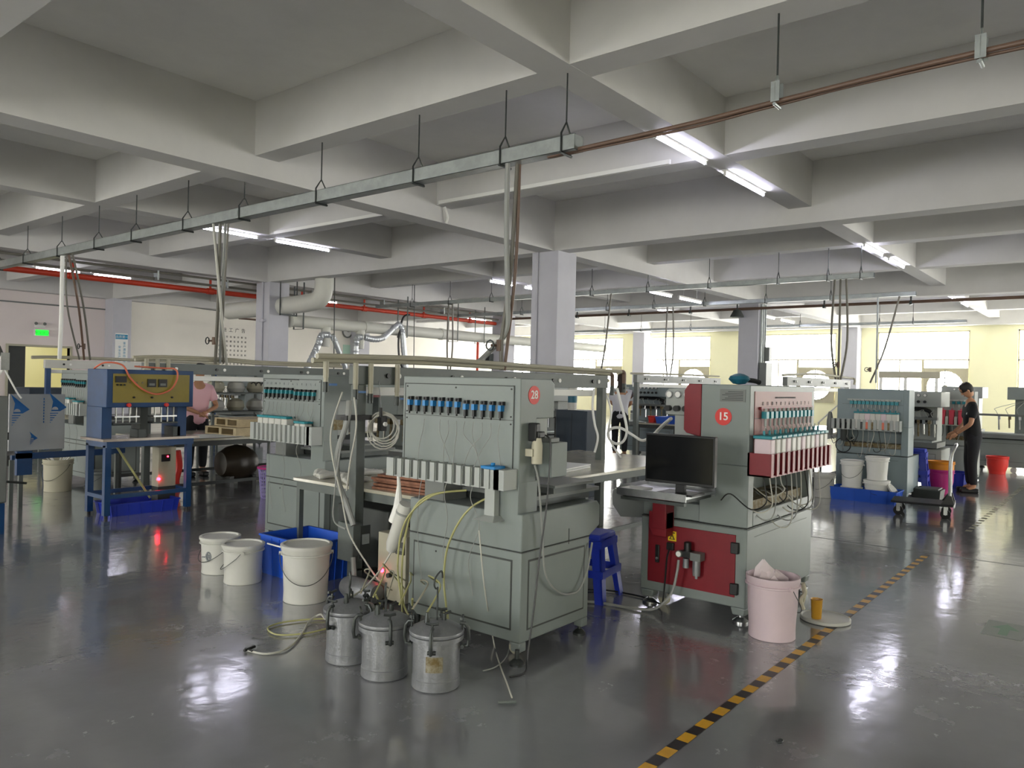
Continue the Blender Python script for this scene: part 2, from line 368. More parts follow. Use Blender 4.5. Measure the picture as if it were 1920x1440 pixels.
for x0, x1, s in ((11.5, 12.45, 'low hung tube starting at the second cable tray'), (12.75, 13.65, 'low hung tube ending beside the third column'), (16.6, 17.5, 'low hung tube right of the third column'), (17.9, 18.8, 'low hung far tube behind the steel drop pipes at right')):
    lamp(x0, x1, 6.45, cz(3.08), '', s)
# hazard tape on the floor
tp = M(); x = 2.3; i = 0
while x < 7.9:
    L = .088
    tp.mat(i % 2).add([(x, 1.43, .0015), (x+L, 1.43, .0015), (x+L, 1.485, .0015), (x, 1.485, .0015)], [(0, 1, 2, 3)]); x += L; i += 1
mk('tapeyellow', 'd9a31e', .35, var=.15, scale=20); mk('tapeblack', '1b1b1c', .35, var=.1, scale=20)
obj('floor_tape', tp, [K['tapeyellow'], K['tapeblack']], label='yellow and black hazard tape stuck on the grey floor', cat='floor tape')
mk('tapeworn', '8d8a70', .4); tp = M(); x = 9.6
while x < 17:
    tp.add([(x, 1.34, .0012), (x+.1, 1.34, .0012), (x+.1, 1.4, .0012), (x, 1.4, .0012)], [(0, 1, 2, 3)]); x += .22
obj('worn_floor_tape', tp, K['tapeworn'], label='worn faded stretch of hazard tape past the platform trolley', cat='floor tape')
mk('arrowgreen', '5f8a6c', .3); ar = M()
ar.add([(5.6, .5, .001), (5.98, .5, .001), (5.98, .72, .001), (5.6, .72, .001)], [(0, 1, 2, 3)])
ar2 = M().add([(5.65, .585, .0018), (5.8, .585, .0018), (5.8, .53, .0018), (5.93, .61, .0018), (5.8, .69, .0018), (5.8, .635, .0018), (5.65, .635, .0018)], [tuple(range(7))])
mk('arrowpale', '838c86', .3)
o = obj('floor_arrow_sign', ar, K['arrowpale'], label='pale rectangular floor sticker with a green arrow', cat='sign'); obj('arrow', ar2, K['arrowgreen'], o)
struct('trim_3', M().box(8.02, -9, 0.0004, 8.035, 26, .0012), K['paintgrey'])
# ---------------------------------------------------------------- machines
def disc_sign(parent, num, loc, rot, r):
    # red disc with white number on a machine side; rot FACE_MX or FACE_MY
    ax = 0 if rot == FACE_MX else 1; l = Vector(loc); n = Vector((-1, 0, 0)) if ax == 0 else Vector((0, -1, 0))
    d = M().cyl(l, l+n*.003, r, 32); o = obj('number_disc', d, K['redsign'], parent, label='red disc with the white number %s' % num)
    text(num, r*1.25, l+n*.004, rot, K['white'], o, 'number', bold=r*.02)
def foot(parent, x, y, z0=.1, r=.045, m='steel'):
    obj('levelling_foot', M().lathe([(r, 0), (r, .012), (r*.55, .03), (r*.3, .034), (r*.3, z0+.02)], (x, y, 0), 20), K[m], parent)
def caster(parent, x, y, z=.1):
    m = M().mat(0).cyl((x-.014, y, .04), (x+.014, y, .04), .04, 18).mat(1).box(x-.022, y-.03, .05, x-.016, y+.03, z+.01).box(x+.016, y-.03, .05, x+.022, y+.03, z+.01).box(x-.03, y-.035, z, x+.03, y+.035, z+.01)
    obj('caster', m, [K['beige'], K['steel']], parent)
def valve_machine(loc, label, num=None, lids=False, vm='bluevalve', nv=12, tubes=True, group=None):
    """cabinet machine whose valve panel looks towards -x; origin at the near right floor corner"""
    t = thing('dispensing_machine', label, 'machine', loc, group=group); mm = K['machine']
    W = .86
    obj('base_cabinet', M().box(0, 0, .1, .66, W, .585).box(-.0, .0, .05, .06, .06, .1).box(0, W-.06, .05, .06, W, .1).box(.6, 0, .05, .66, .06, .1), mm, t, bev=.006)
    p = M().box(-.004, .07, .17, 0, W-.05, .53).box(.07, -.004, .17, .6, 0, .53)
    obj('access_panel', p, mm, t, bev=.002)
    obj('panel_seam', M().box(-.0015, .06, .16, .0, W-.04, .54).box(.06, -.0015, .16, .61, .0, .54).box(-.002, -.002, .583, .66, W, .588), K['paintdark'], t)
    obj('upper_body', M().prism([(0, .588), (.66, .588), (.77, .64), (.77, .76), (.74, .79), (0, .79)], 1, 0, W), mm, t, bev=.006)
    obj('screw', M().cyl((-.006, .63, .5), (-.003, .63, .5), .006, 8), K['black'], t)
    obj('work_table', M().mat(0).box(.2, .06, .84, .85, .8, .862).mat(1).box(.25, .1, .795, .8, .75, .84).mat(0).box(.32, .02, .9, .72, .5, .915).mat(1).box(.35, .05, .862, .69, .45, .9), [K['machine_grey'], K['darksteel']], t)
    obj('head', M().prism([(0, .955), (.15, .955), (.15, 1.3), (.31, 1.3), (.31, 1.49), (.28, 1.52), (0, 1.52)], 1, .03, .94), mm, t, bev=.005)
    obj('head_panel', M().box(-.004, .075, .99, 0, .915, 1.475), mm, t, bev=.001)
    obj('panel_seam', M().box(-.0055, .07, .985, -.004, .075, 1.48).box(-.0055, .915, .985, -.004, .92, 1.48).box(-.0055, .07, 1.475, -.004, .92, 1.48).box(-.0055, .07, 1.29, -.004, .92, 1.293), K['paintdark'], t)
    for y, z in ((.09, 1.46), (.9, 1.46), (.5, 1.46), (.09, 1.31), (.09, 1.27), (.9, 1.31), (.9, 1.27)):
        obj('screw', M().cyl((-.007, y, z), (-.004, y, z), .005, 8), K['black'], t)
    obj('head_post', M().box(.04, .62, .78, .24, .78, .96), K['machine_grey'], t, bev=.004)
    obj('head_post', M().box(.0, .03, .78, .17, .2, .96), mm, t, bev=.004)
    obj('side_plate', M().box(.155, .07, 1.0, .3, .4, 1.3), K['cream'], t)
    ys = [.86-.0645*i*(11/(nv-1)) for i in range(nv)]
    for i, y in enumerate(ys):
        dz = -.012 if i > 6 else 0
        v = M().mat(0).box(-.036, y-.015, 1.345+dz, -.006, y+.009, 1.384+dz).mat(1).box(-.03, y-.022, 1.385+dz, -.006, y+.006, 1.41+dz).cyl((-.03, y, 1.39+dz), (-.03, y, 1.405+dz), .008, 8).mat(1).box(-.03, y-.009, 1.3+dz, -.01, y+.007, 1.345+dz).cyl((-.024, y, 1.285+dz), (-.024, y, 1.3+dz), .006, 8)
        v.v = [(x, y+(yy-y)*.9, 1.36+(z-1.36)*.82) for x, yy, z in v.v]
        obj('valve', v, [K[vm], K['black']], t)
    # rack of narrow slots in front of the head
    rh = 1.08 if lids else 1.032; r = M().box(-.012, .06, .925, 0, .96, rh-.012).box(-.11, .06, .925, 0, .96, .932)
    for i in range(14):
        y = .07+i*.068; r.box(-.11, y-.002, .93, -.012, y+.002, rh-.002)
        if i < 13: r.box(-.116, y+.004, .925, -.11, y+(.04 if i < 12 else .062), rh)
    r.box(-.116, .04, .925, -.0, .13, rh)
    obj('bottle_rack', r, K['cream'], t)
    if lids:
        for k, (y0, y1, hb) in enumerate(((.16, .23, .17), (.24, .31, .17), (.42, .5, .2), (.51, .6, .2), (.61, .69, .2), (.70, .78, .2), (.79, .86, .2))):
            obj('bottle', M().box(-.1, y0, .94, -.02, y1, .93+hb), K['whiteplastic'], t, bev=.008)
            obj('bottle_lid', M().box(-.105, y0-.004, .93+hb, -.015, y1+.004, .95+hb), K['teal'], t, bev=.004)
    else:
        obj('bottle_lid', M().box(-.12, .1, 1.03, -.03, .2, 1.047).cyl((-.075, .15, 1.047), (-.075, .15, 1.062), .012, 10), K['bluevalve'], t, bev=.004)
        obj('drain_duct', M().box(-.05, .155, .76, -.01, .225, .93).taper(-.1, .12, .03, .27, .745, -.05, .155, -.01, .225, .77), K['cream'], t)
    if tubes:
        random.seed(int(loc[1]*10))
        for i, y in enumerate(ys):
            if i in (0, 1, 3) and not lids: continue
            y2 = .1+.0715*min(12, max(0, round((y-.1)/.0715)+random.choice((-2, -1, 0, 0, 1))))
            zt = 1.16 if lids else 1.0
            pts = smooth([(-.024, y, 1.27), (-.03, y+random.uniform(-.01, .01), 1.2), (-.04, (y+y2)/2+random.uniform(-.02, .02), 1.12), (-.06, y2, zt)], 5)
            obj('air_tube', M().tube(pts, .0022, 5), K['hosegrey'], t)
        for k in range(3): 
            y = .3+.2*k
            obj('air_tube', M().tube(smooth([(-.06, y, .93), (-.07, y+.01, .85), (-.05, y+.04*(k-1), .7), (-.03, y+.05, .5), (-.02, y+.02, .3)], 5), .0022, 5), K['hosegrey'], t)
    foot(t, -.03, -.01, .06, .042, 'darksteel'); foot(t, .62, .03, .1, .038, 'darksteel'); foot(t, .04, W-.05, .1, .04, 'darksteel')
    caster(t, .1, .1)
    if num: disc_sign(t, num, (.118, .03, 1.43), FACE_MY, .051)
    return t
m28 = valve_machine((3.25, 2.53, 0), 'pale grey dispensing machine with blue valves and red disc reading 28', '28')
# the socket, plug, cord and boxes on the right side of machine 28
obj('junction_box', M().box(.17, -.06, .98, .32, .06, 1.17), K['machine'], m28, bev=.004)
obj('junction_box', M().box(.19, -.04, 1.17, .27, .03, 1.195), K['machine_grey'], m28, bev=.003)
obj('cable_gland', M().lathe([(.03, 1.06), (.03, 1.16), (.022, 1.2)], (.09, -.02, 0), 12).box(.05, -.02, 1.1, .13, .03, 1.14), K['beige'], m28)
pg = M().box(.065, -.03, 1.18, .105, .025, 1.28).box(.075, -.045, 1.2, .13, -.01, 1.235); obj('plug', pg, K['black'], m28, bev=.006)
cord = smooth([(.12, -.03, 1.22), (.155, -.06, 1.18), (.15, -.06, 1.0), (.13, -.06, .8), (.08, -.06, .55), (.03, -.07, .3), (-.03, -.08, .08), (-.1, -.12, .01), (-.2, -.1, .008)], 8)
obj('power_cord', M().tube(cord, .005, 6), K['black'], m28, label='black power cord hanging down the near corner')
obj('air_hose', M().tube(smooth([(.1, .0, 1.05), (.1, -.03, .95), (.14, -.03, .7), (.18, -.03, .45), (.3, -.03, .33), (.42, -.03, .29), (.52, -.03, .3), (.6, -.03, .4), (.66, -.02, .55)], 8), .006, 6), K['hosegrey'], m28)
obj('warning_mark', M().box(.44, -.002, .57, .444, 0, .66), K['ink'], m28)
m20 = valve_machine((4.1, 5.32, 0), 'pale machine with teal-lidded bottles behind the steel bench and lidded buckets', None, lids=True, vm='teal')
for i in range(12): text(str(i+1), .03, (-.0062, .15+.0645*i, 1.435), FACE_MX, K['inkgrey'], m20, 'digit')
def scribble(parent, y0, y1, z, x=-.0065, n=14, name='lettering', mt='ink', rot=0):
    m = M()
    for i in range(n):
        a = y0+(y1-y0)*(i+.1)/n; b = y0+(y1-y0)*(i+.75)/n
        if rot == 0: m.box(x-.001, a, z-.005, x, b, z+.005)
        else: m.box(a, x-.001, z-.005, b, x, z+.005)
    obj(name, m, K[mt], parent)
scribble(m20, .38, .66, 1.475)
obj('label_plate', M().box(.1, .025, 1.05, .2, .029, 1.14), K['grime'], m20)
# ------------- machine with coloured bins; bins look towards local -y
def bin_machine(loc, label, rz=0, num=None, L=1.25, body='machine', rackc='red', panelc='redpanel', nb=12, front=True, pipes=True, group=None, wide=.75, bottles=range(12), inner=None):
    t = thing('colour_bin_machine', label, 'machine', loc, rz, group); mm = K[body]; W = wide
    b = M().box(0, 0, .1, L, W, .6)
    for x in (0, L-.1):
        for y in (0, W-.1): b.taper(x+.01, y+.01, x+.09, y+.09, .05, x, y, x+.1, y+.1, .1)
    obj('base_cabinet', b, mm, t, bev=.008)
    obj('panel_seam', M().box(-.001, -.001, .603, L+.001, W, .607).box(.12, -.001, .54, L-.12, 0, .543), K['paintdark'], t)
    # column with an opening below the rack
    col = M().box(0, 0, .61, .09, .33, 1.0).box(L-.09, 0, .61, L, .33, 1.0).box(.09, 0, .61, L-.09, .33, .7).box(.09, .28, .7, L-.09, .33, 1.0).box(0, 0, 1.0, L, .33, 1.515)
    obj('column_body', col, mm, t, bev=.006)
    obj('inner_tray', M().box(.1, .05, .7, L-.1, .27, .76), K['grime'] if inner is None else K[inner], t)
    obj('back_panel', M().box(.07, -.004, 1.02, L-.07, 0, 1.475), K[panelc], t)
    obj('panel_seam', M().box(.07, -.0055, 1.3, L-.07, -.004, 1.303), K['paintdark'], t)
    pit = (L-.35)/(nb-1); xs = [.2+pit*i for i in range(nb)]
    for x in xs:
        v = M().mat(0).box(x-.022, -.04, 1.3, x+.022, -.006, 1.345).mat(1).cyl((x, -.024, 1.345), (x, -.024, 1.365), .012, 8).cyl((x, -.024, 1.25), (x, -.024, 1.3), .009, 8)
        obj('valve', v, [K['teal'], K['cream']], t)
    obj('valve_rail', M().box(.14, -.02, 1.355, L-.1, -.005, 1.375), K[rackc], t)
    # rack
    r = M().box(-.02, -.15, .945, -.008, 0, 1.09).box(L-.09, -.15, .945, L-.078, 0, 1.09).box(-.02, -.15, .945, L-.08, 0, .955).box(-.02, -.012, .945, L-.08, 0, 1.09)
    pr = (L-.1)/nb
    for i in range(nb+1):
        x = -.012+i*pr; r.box(x-.003, -.15, .95, x+.003, -.012, 1.085); r.box(x-.02, -.156, .95, x+.02, -.15, 1.092)
    obj('bin_rack', r, K[rackc], t)
    for i in bottles:
        x = -.012+(i+.5)*pr
        obj('bottle', M().box(x-.036, -.14, .96, x+.036, -.03, 1.18), K['whiteplastic' if i % 3 else 'pinkplastic'], t, bev=.008)
        obj('bottle_lid', M().box(x-.04, -.145, 1.18, x+.04, -.025, 1.2).cyl((x, -.08, 1.2), (x, -.08, 1.23), .008, 8), K['teal'], t, bev=.004)
        if pipes:
            xv = xs[min(i, nb-1)]
            obj('air_tube', M().tube(smooth([(xv, -.024, 1.25), (xv+.005, -.04, 1.21), ((x+xv)/2+.02, -.07, 1.2-.01*(i % 3)), (x+.01, -.085, 1.25), (x, -.08, 1.225)], 5), .003, 5), K['clearhose'], t)
    if pipes:
        random.seed(3)
        for i in range(nb):
            x = -.012+(i+.5)*pr; d = random.uniform(.12, .34); c = 'black' if i % 4 == 0 else 'hose' if i % 2 else 'hoseorange' if i == 5 else 'hosegrey'
            obj('drain_tube', M().tube(smooth([(x, -.08, .95), (x+.01, -.09, .88), (x+.05*random.uniform(-1, 1), -.1, .95-d), (x-.06, -.03, .95-d-.04), (x-.12, .08, .95-d*.7), (x-.1, .15, .78)], 6), .0042, 6), K[c], t)
    for x in (.05, L-.05):
        for y in (.05, W-.05): foot(t, x, y, .1, .05, 'steel')
    return t
m15 = bin_machine((4.72, 1.88, 0), 'pale machine with red bin rack, monitor and red disc reading 15', 0)
disc_sign(m15, '15', (-.002, .174, 1.308), FACE_MX, .056)
pl = obj('label_plate', M().box(-.004, .03, 1.405, 0, .2, 1.485), K['machine_grey'], m15)
mm_ = M()
for i in range(6): mm_.box(-.0055, .045, 1.415+i*.0105, -.004, .185-(.02*(i % 3)), 1.4185+i*.0105)
obj('lettering', mm_, K['ink'], pl)
obj('side_cover', M().prism([(.33, 1.17), (.43, 1.19), (.45, 1.21), (.45, 1.47), (.42, 1.515), (.33, 1.515)], 0, -.004, 1.0), K['red'], m15, bev=.004)
hs = obj('gauge_box', M().prism([(.43, 1.3), (.64, 1.3), (.64, 1.46), (.62, 1.48), (.43, 1.48)], 0, .1, .5), K['cream'], m15, bev=.006)
obj('lower_head', M().box(.12, .43, .98, .45, .58, 1.3), K['cream'], m15, bev=.005)
for i in range(4):
    y = .61-.065*i
    obj('gauge', M().cyl((.085, y, 1.44), (.1, y, 1.44), .022, 20), K['white'], hs); obj('gauge_rim', M().tube([(.084, y+.023*math.cos(a*math.pi/8), 1.44+.023*math.sin(a*math.pi/8)) for a in range(16)], .004, 6, closed=True), K['steel'], hs)
    obj('knob', M().cyl((.06, y, 1.345), (.1, y, 1.345), .02, 14), K['black'], hs)
# the red door with handle, hinges and regulator
dr_ = obj('cabinet_door', M().box(-.01, .07, .165, 0, .69, .56), K['red'], m15, bev=.002)
obj('door_handle', M().box(-.022, .6, .3, -.01, .63, .42), K['black'], dr_, bev=.004); obj('lock', M().cyl((-.028, .615, .33), (-.022, .615, .33), .009, 10), K['steel'], dr_)
for z in (.48, .22): obj('hinge', M().box(-.03, .045, z-.035, .0, .095, z+.035), K['black'], dr_, bev=.004)
yl = obj('warning_label', M().box(-.0125, .48, .46, -.01, .54, .525), K['yellowlabel'], dr_)
obj('warning_symbol', M().add([(-.0135, .532, .47), (-.0135, .488, .47), (-.0135, .51, .508)], [(0, 1, 2)]).box(-.0135, .49, .512, -.0125, .53, .518), K['ink'], yl)
obj('warning_triangle_fill', M().add([(-.0145, .521, .475), (-.0145, .499, .475), (-.0145, .51, .496)], [(0, 1, 2)]), K['yellowlabel'], yl)
obj('socket', M().box(-.035, .49, .4, -.01, .54, .45), K['black'], dr_, bev=.004)
rg = M().mat(0).box(-.09, .27, .37, -.02, .34, .42).mat(1).lathe([(.024, .27), (.026, .29), (.026, .37)], (-.055, .31, 0), 14).lathe([(.01, .25), (.01, .27)], (-.055, .31, 0), 8).lathe([(.02, .31), (.02, .37)], (-.055, .385, 0), 12).mat(2).lathe([(.024, .42), (.024, .475), (.018, .48)], (-.055, .375, 0), 12).box(-.08, .34, .38, -.01, .42, .42).mat(0).cyl((-.095, .42, .4), (-.08, .42, .4), .022, 18)
obj('pressure_regulator', rg, [K['machine_grey'], K['castalu'], K['black']], dr_)
obj('gauge_face', M().cyl((-.098, .42, .4), (-.095, .42, .4), .017, 18), K['white'], dr_)
obj('power_cord', M().tube(smooth([(-.035, .515, .41), (-.06, .52, .35), (-.06, .53, .2), (-.07, .54, .05), (-.0, .6, .02), (.1, .8, .01), (.05, 1.1, .01), (-.2, 1.3, .01)], 8), .006, 6), K['black'], m15)
obj('air_hose', M().tube(smooth([(-.09, .42, .36), (-.11, .42, .28), (-.13, .45, .14), (-.16, .55, .03), (-.2, .7, .012), (-.25, .95, .012), (-.4, 1.2, .012)], 8), .009, 8), K['hosegrey'], m15)
# side shelf with the monitor stand and the red arm
obj('side_table', M().prism([(.72, .58), (.95, .56), (1.02, .64), (1.02, .74), (.95, .79), (.72, .79)], 0, .05, .8), K['machine_grey'], m15, bev=.005)
obj('work_bed', M().box(.02, .33, .61, .95, .75, .72).box(.1, .36, .72, .9, .95, .76), K['machine'], m15, bev=.005)
obj('red_arm', M().box(-.13, .5, .55, -.01, .6, .8).prism([(.5, .5), (.6, .5), (.63, .56), (.63, .66), (.5, .66)], 0, -.12, -.02).box(-.1, .35, .76, -.02, .6, .8), K['red'], m15, bev=.004)
sh = obj('keyboard_shelf', M().box(-.45, .2, .815, -.05, .68, .83).box(-.46, .2, .8, -.45, .68, .845).box(-.05, .2, .8, -.04, .68, .845), K['steel'], m15)
obj('shelf_rail', M().box(-.44, .22, .77, -.41, .66, .79).box(-.42, .22, .79, -.06, .24, .815).box(-.42, .64, .79, -.06, .66, .815), K['darksteel'], m15)
caster(m15, .07, .6)
scribble(m15, .42, .82, 1.435, -.0055, 18, rot=1, mt='ink')
for i in range(12):
    o = text(str(12-i), .034, (.2+.082*i, -.0062, 1.395), FACE_MY, K['ink'], m15, 'digit')
mon = thing('computer_monitor', 'black flat computer monitor on the shelf of machine 15', 'monitor', (4.36, 2.17, .832), 0)
obj('screen_housing', M().box(-.02, -.232, .06, .02, .232, .365).box(.02, -.15, .1, .045, .15, .3), K['black'], mon, bev=.004)
obj('screen', M().box(-.0215, -.222, .078, -.02, .222, .355), K['screen'], mon)
obj('monitor_foot', M().box(-.08, -.12, 0, .1, .12, .012).box(-.0, -.03, .01, .03, .03, .1), K['black'], mon, bev=.003)
kb = obj('paper_sheets', M().box(-.1, -.08, 0, .1, .08, .006), K['paper'], None, label='small cream block of paper lying on the monitor shelf', cat='paper', loc=(4.36, 2.49, .8315))
hd = thing('handheld_lamp', 'dark blue rounded handset lying on top of machine 15', 'handset', (4.95, 2.05, 1.515), -.5)
obj('body', M().lathe([(.001, -.035), (.04, -.03), (.07, 0), (.06, .02), (.03, .035), (.001, .04)], (0, 0, .037), 18), K['tealdark'], hd); obj('handle', M().tube([(.05, 0, .035), (.12, 0, .03), (.17, 0, .02)], .016, 8), K['black'], hd)
# ---------------------------------------------------------------- pots, buckets, baskets
def pressure_pot(loc, rz, label, hook=False, sticker=False):
    t = thing('pressure_pot', label, 'pot', loc, rz, group=None)
    obj('pot_body', M().lathe([(.112, 0), (.118, .006), (.118, .05), (.115, .053), (.115, .235), (.12, .24)], n=40), K['castalu'], t)
    obj('rim', M().lathe([(.118, .232), (.134, .236), (.134, .258), (.118, .262)], n=40), K['castalu'], t)
    obj('pot_lid', M().lathe([(.134, .262), (.136, .268), (.134, .278), (.12, .284), (.09, .302), (.05, .315), (.001, .32)], n=40), K['castalu'], t)
    for k in range(4):
        a = math.pi/2*k+.5; u = Vector((math.cos(a), math.sin(a), 0)); v = Vector((-u.y, u.x, 0)); z = Vector((0, 0, 1))
        c = M().mat(0).tube([u*.13+z*.2, u*.155+z*.2, u*.16+z*.23, u*.155+z*.29, u*.14+z*.31, u*.115+z*.31], .009, 8).cyl(u*.13+z*.2-v*.02, u*.13+z*.2+v*.02, .01, 8)
        c.mat(1).cyl(u*.125+z*.27, u*.125+z*.335, .006, 8).tube([u*.125+z*.34-v*.03, u*.125+z*.335, u*.125+z*.34+v*.03], .007, 6)
        obj('clamp', c, [K['darksteel'], K['darksteel']], t)
    obj('inlet_fitting', M().cyl((.03, -.02, .31), (.03, -.02, .35), .012, 10).cyl((.03, -.02, .345), (.07, -.03, .35), .007, 8), K['darksteel'], t)
    obj('relief_valve', M().lathe([(.014, .3), (.014, .33), (.008, .36)], (-.04, .03, 0), 10), K['darksteel'], t)
    if hook: obj('hook_rod', M().tube(smooth([(-.0, 0, .315), (0, 0, .47), (-.006, 0, .475), (-.018, .0, .48), (-.028, .0, .5), (-.02, 0, .53), (.02, -.0, .555), (.034, 0, .545), (.036, 0, .52)], 4), .0045, 8), K['darksteel'], t)
    else: obj('hook_rod', M().tube(smooth([(-.0, 0, .315), (0, 0, .38), (-.008, 0, .4), (-.012, 0, .44), (.0, 0, .465)], 4), .006, 8), K['darksteel'], t)
    if sticker:
        m = M()
        for i in range(8):
            a0, a1 = -.45+.09*i, -.45+.09*(i+1); r = .1165
            m.add([(r*math.cos(a0), r*math.sin(a0), .1), (r*math.cos(a1), r*math.sin(a1), .1), (r*math.cos(a1), r*math.sin(a1), .175), (r*math.cos(a0), r*math.sin(a0), .175)], [(0, 1, 2, 3)])
        s = obj('worn_sticker', m, K['grime'], t); s.rotation_euler = (0, 0, math.radians(-135)-rz)
    return t
pressure_pot((2.74, 2.65, 0), .1, 'grey lidded pressure pot with a tall hook rod and yellowed sticker', True, True)
pressure_pot((2.665, 2.94, 0), .5, 'grey lidded pressure pot in the middle of the three')
pressure_pot((2.68, 3.245, 0), 1.2, 'grey lidded pressure pot with a white hose, nearest the lidded buckets')
def bucket(loc, label, r0, r1, h, mt='whiteplastic', lid=True, handle=True, cat='bucket', rz=0, name='bucket', hdrop=.5, group=None):
    t = thing(name, label, cat, loc, rz, group); w = .004
    p = [(r0, 0), (r0+.004, .004)]+[(r0+(r1-r0)*k/6, h*k/6) for k in range(1, 6)]
    p += [(r1, h*.84), (r1+.012, h*.85), (r1+.012, h*.87), (r1, h*.88), (r1+.008, h*.93), (r1+.008, h)]
    if lid: obj('bucket_body', M().lathe(p, n=40), K[mt], t)
    else: obj('bucket_body', M().lathe(p+[(r1-.002, h), (r1-.006, h*.5), (r0-.004, .01), (.001, .01)], n=40), K[mt], t)
    if lid: obj('bucket_lid', M().lathe([(r1+.004, h-.012), (r1+.013, h-.01), (r1+.013, h+.008), (r1+.004, h+.012), (r1-.008, h+.012), (r1-.012, h+.002), (.001, h+.002)], n=40), K[mt], t)
    if handle:
        pts = []
        for k in range(13):
            a = math.pi*k/12; y = (r1+.014)*math.cos(a); s = math.sin(a)
            pts.append((-(r1+.016)*s if hdrop else 0, y, h*.86-s*h*hdrop))
        pts = [(x if abs(x) > .001 else -.01, y, z) for x, y, z in pts]
        obj('handle', M().tube(smooth(pts, 3), .0025, 6), K['darksteel'], t)
        for sy in (-1, 1): obj('handle_ear', M().cyl((0, sy*(r1+.02), h*.86), (0, sy*r1, h*.86), .012, 10), K[mt], t)
    return t
bucket((3.2, 4.33, 0), 'largest cream lidded bucket on the floor beside the steel bench leg', .142, .158, .37, rz=.9)
b2 = bucket((3.17, 5.04, 0), 'cream lidded bucket with glossy wet lid left of the blue basket', .128, .138, .27, rz=-.6)
b3 = bucket((3.21, 5.42, 0), 'cream lidded bucket with a dark printed emblem', .128, .138, .265)
em = M()
for k in range(14):
    a = 2*math.pi*k/14; em.cbox(-.1335, .018*math.cos(a)+.02, .14+.03*math.sin(a), .006, .01, .012)
em.cbox(-.1335, .02, .14, .006, .014, .03).cbox(-.1335, .06, .135, .006, .022, .008)
e_ = obj('printed_emblem', em, K['inkgrey'], b3, label='dark printed oval emblem'); e_.rotation_euler = (0, 0, .55)
pk = bucket((4.64, 1.68, 0), 'pinkish white open bucket full of crumpled plastic beside machine 15', .132, .15, .37, 'pinkplastic', lid=False, rz=2.6)
random.seed(4); sp = M()
for k in range(9):
    a = random.uniform(0, 6.28); rr = random.uniform(0, .06); c = Vector((rr*math.cos(a), rr*math.sin(a), .3)); d = random.uniform(0, 3.1); u = Vector((math.cos(d), math.sin(d), 0))
    w = random.uniform(.04, .07); hh = random.uniform(.08, .17); q = Vector((-u.y, u.x, 0))*.02
    sp.add([c-u*w, c+u*w, c+u*w*.7+Vector((0, 0, hh*.7))+q, c+u*.01+Vector((0, 0, hh))-q, c-u*w*.8+Vector((0, 0, hh*.5))+q], [(0, 1, 2, 3, 4)])
mk('film', 'e9dcdf', .3, alpha=.7)
obj('crumpled_plastic', sp, K['film'], None, label='crumpled clear plastic sheets sticking out of the pinkish bucket', cat='plastic waste', loc=(4.64, 1.68, 0))
gl = M().tube(smooth([(0, 0, 0), (.015, -.01, -.06), (.0, .01, -.1), (.02, 0, -.16)], 4), [.012]*13, 6).tube(smooth([(.01, .01, -.02), (.03, .0, -.08), (.02, .01, -.14)], 4), .01, 6)
obj('rag', gl, K['beige'], None, label='twisted cream rag hanging from the rim of the pinkish bucket', cat='rag', loc=(4.73, 1.53, .33))
obj('loose_round_lid', M().lathe([(.15, 0), (.155, .004), (.155, .02), (.148, .024), (.14, .018), (.001, .018)], n=40), K['whiteplastic'], None, label='loose round white lid lying on the hazard tape', cat='lid', loc=(5.2, 1.535, 0.002))
cp = thing('measuring_cup', 'yellow plastic cup standing on the loose white lid', 'cup', (5.13, 1.57, .021))
obj('cup', M().lathe([(.03, 0), (.031, .003), (.036, .12), (.039, .124), (.036, .124), (.034, .12), (.029, .006), (.001, .006)], n=24), K['amber'], cp)
obj('liquid', M().cyl((0, 0, .007), (0, 0, .03), .0288, 20), K['orange'], cp)
def crate(loc, sx, sy, h, label, mt='blueplastic', rz=0, wall=.012, ribs=6, name='plastic_basket', cat='basket', group=None, flare=1.06):
    t = thing(name, label, cat, loc, rz, group); m = M(); x, y = sx/2, sy/2; X, Y = x*flare, y*flare
    def q(x0, y0, x1, y1, X0, Y0, X1, Y1): m.taper(x0, y0, x1, y1, 0, X0, Y0, X1, Y1, h)
    m.box(-x, -y, 0, x, y, .01)
    q(-x, -y, x, -y+wall, -X, -Y, X, -Y+wall); q(-x, y-wall, x, y, -X, Y-wall, X, Y)
    q(-x, -y+wall, -x+wall, y-wall, -X, -Y+wall, -X+wall, Y-wall); q(x-wall, -y+wall, x, y-wall, X-wall, -Y+wall, X, Y-wall)
    obj('basket_body', m, K[mt], t)
    r = M(); b = .008
    for a0, b0, a1, b1 in ((-X-b, -Y-b, X+b, -Y+b), (-X-b, Y-b, X+b, Y+b), (-X-b, -Y+b, -X+b, Y-b), (X-b, -Y+b, X+b, Y-b)): r.box(a0, b0, h-.015, a1, b1, h)
    obj('rim', r, K[mt], t)
    rb = M()
    for i in range(ribs):
        f = (i+.5)/ribs*2-1
        for s in (-1, 1):
            rb.hexa([(f*x-.004, s*y, 0), (f*x+.004, s*y, 0), (f*x+.004, s*(y+.006), 0), (f*x-.004, s*(y+.006), 0), (f*X-.004, s*Y, h), (f*X+.004, s*Y, h), (f*X+.004, s*(Y+.006), h), (f*X-.004, s*(Y+.006), h)])
            if i < ribs-1: rb.hexa([(s*x, f*y-.004, 0), (s*(x+.006), f*y-.004, 0), (s*(x+.006), f*y+.004, 0), (s*x, f*y+.004, 0), (s*X, f*Y-.004, h), (s*(X+.006), f*Y-.004, h), (s*(X+.006), f*Y+.004, h), (s*X, f*Y+.004, h)])
    obj('rib', rb, K[mt], t)
    return t
crate((3.62, 4.88, 0), .42, .56, .3, 'deep blue plastic basket on the floor between the lidded buckets', 'blueplastic')
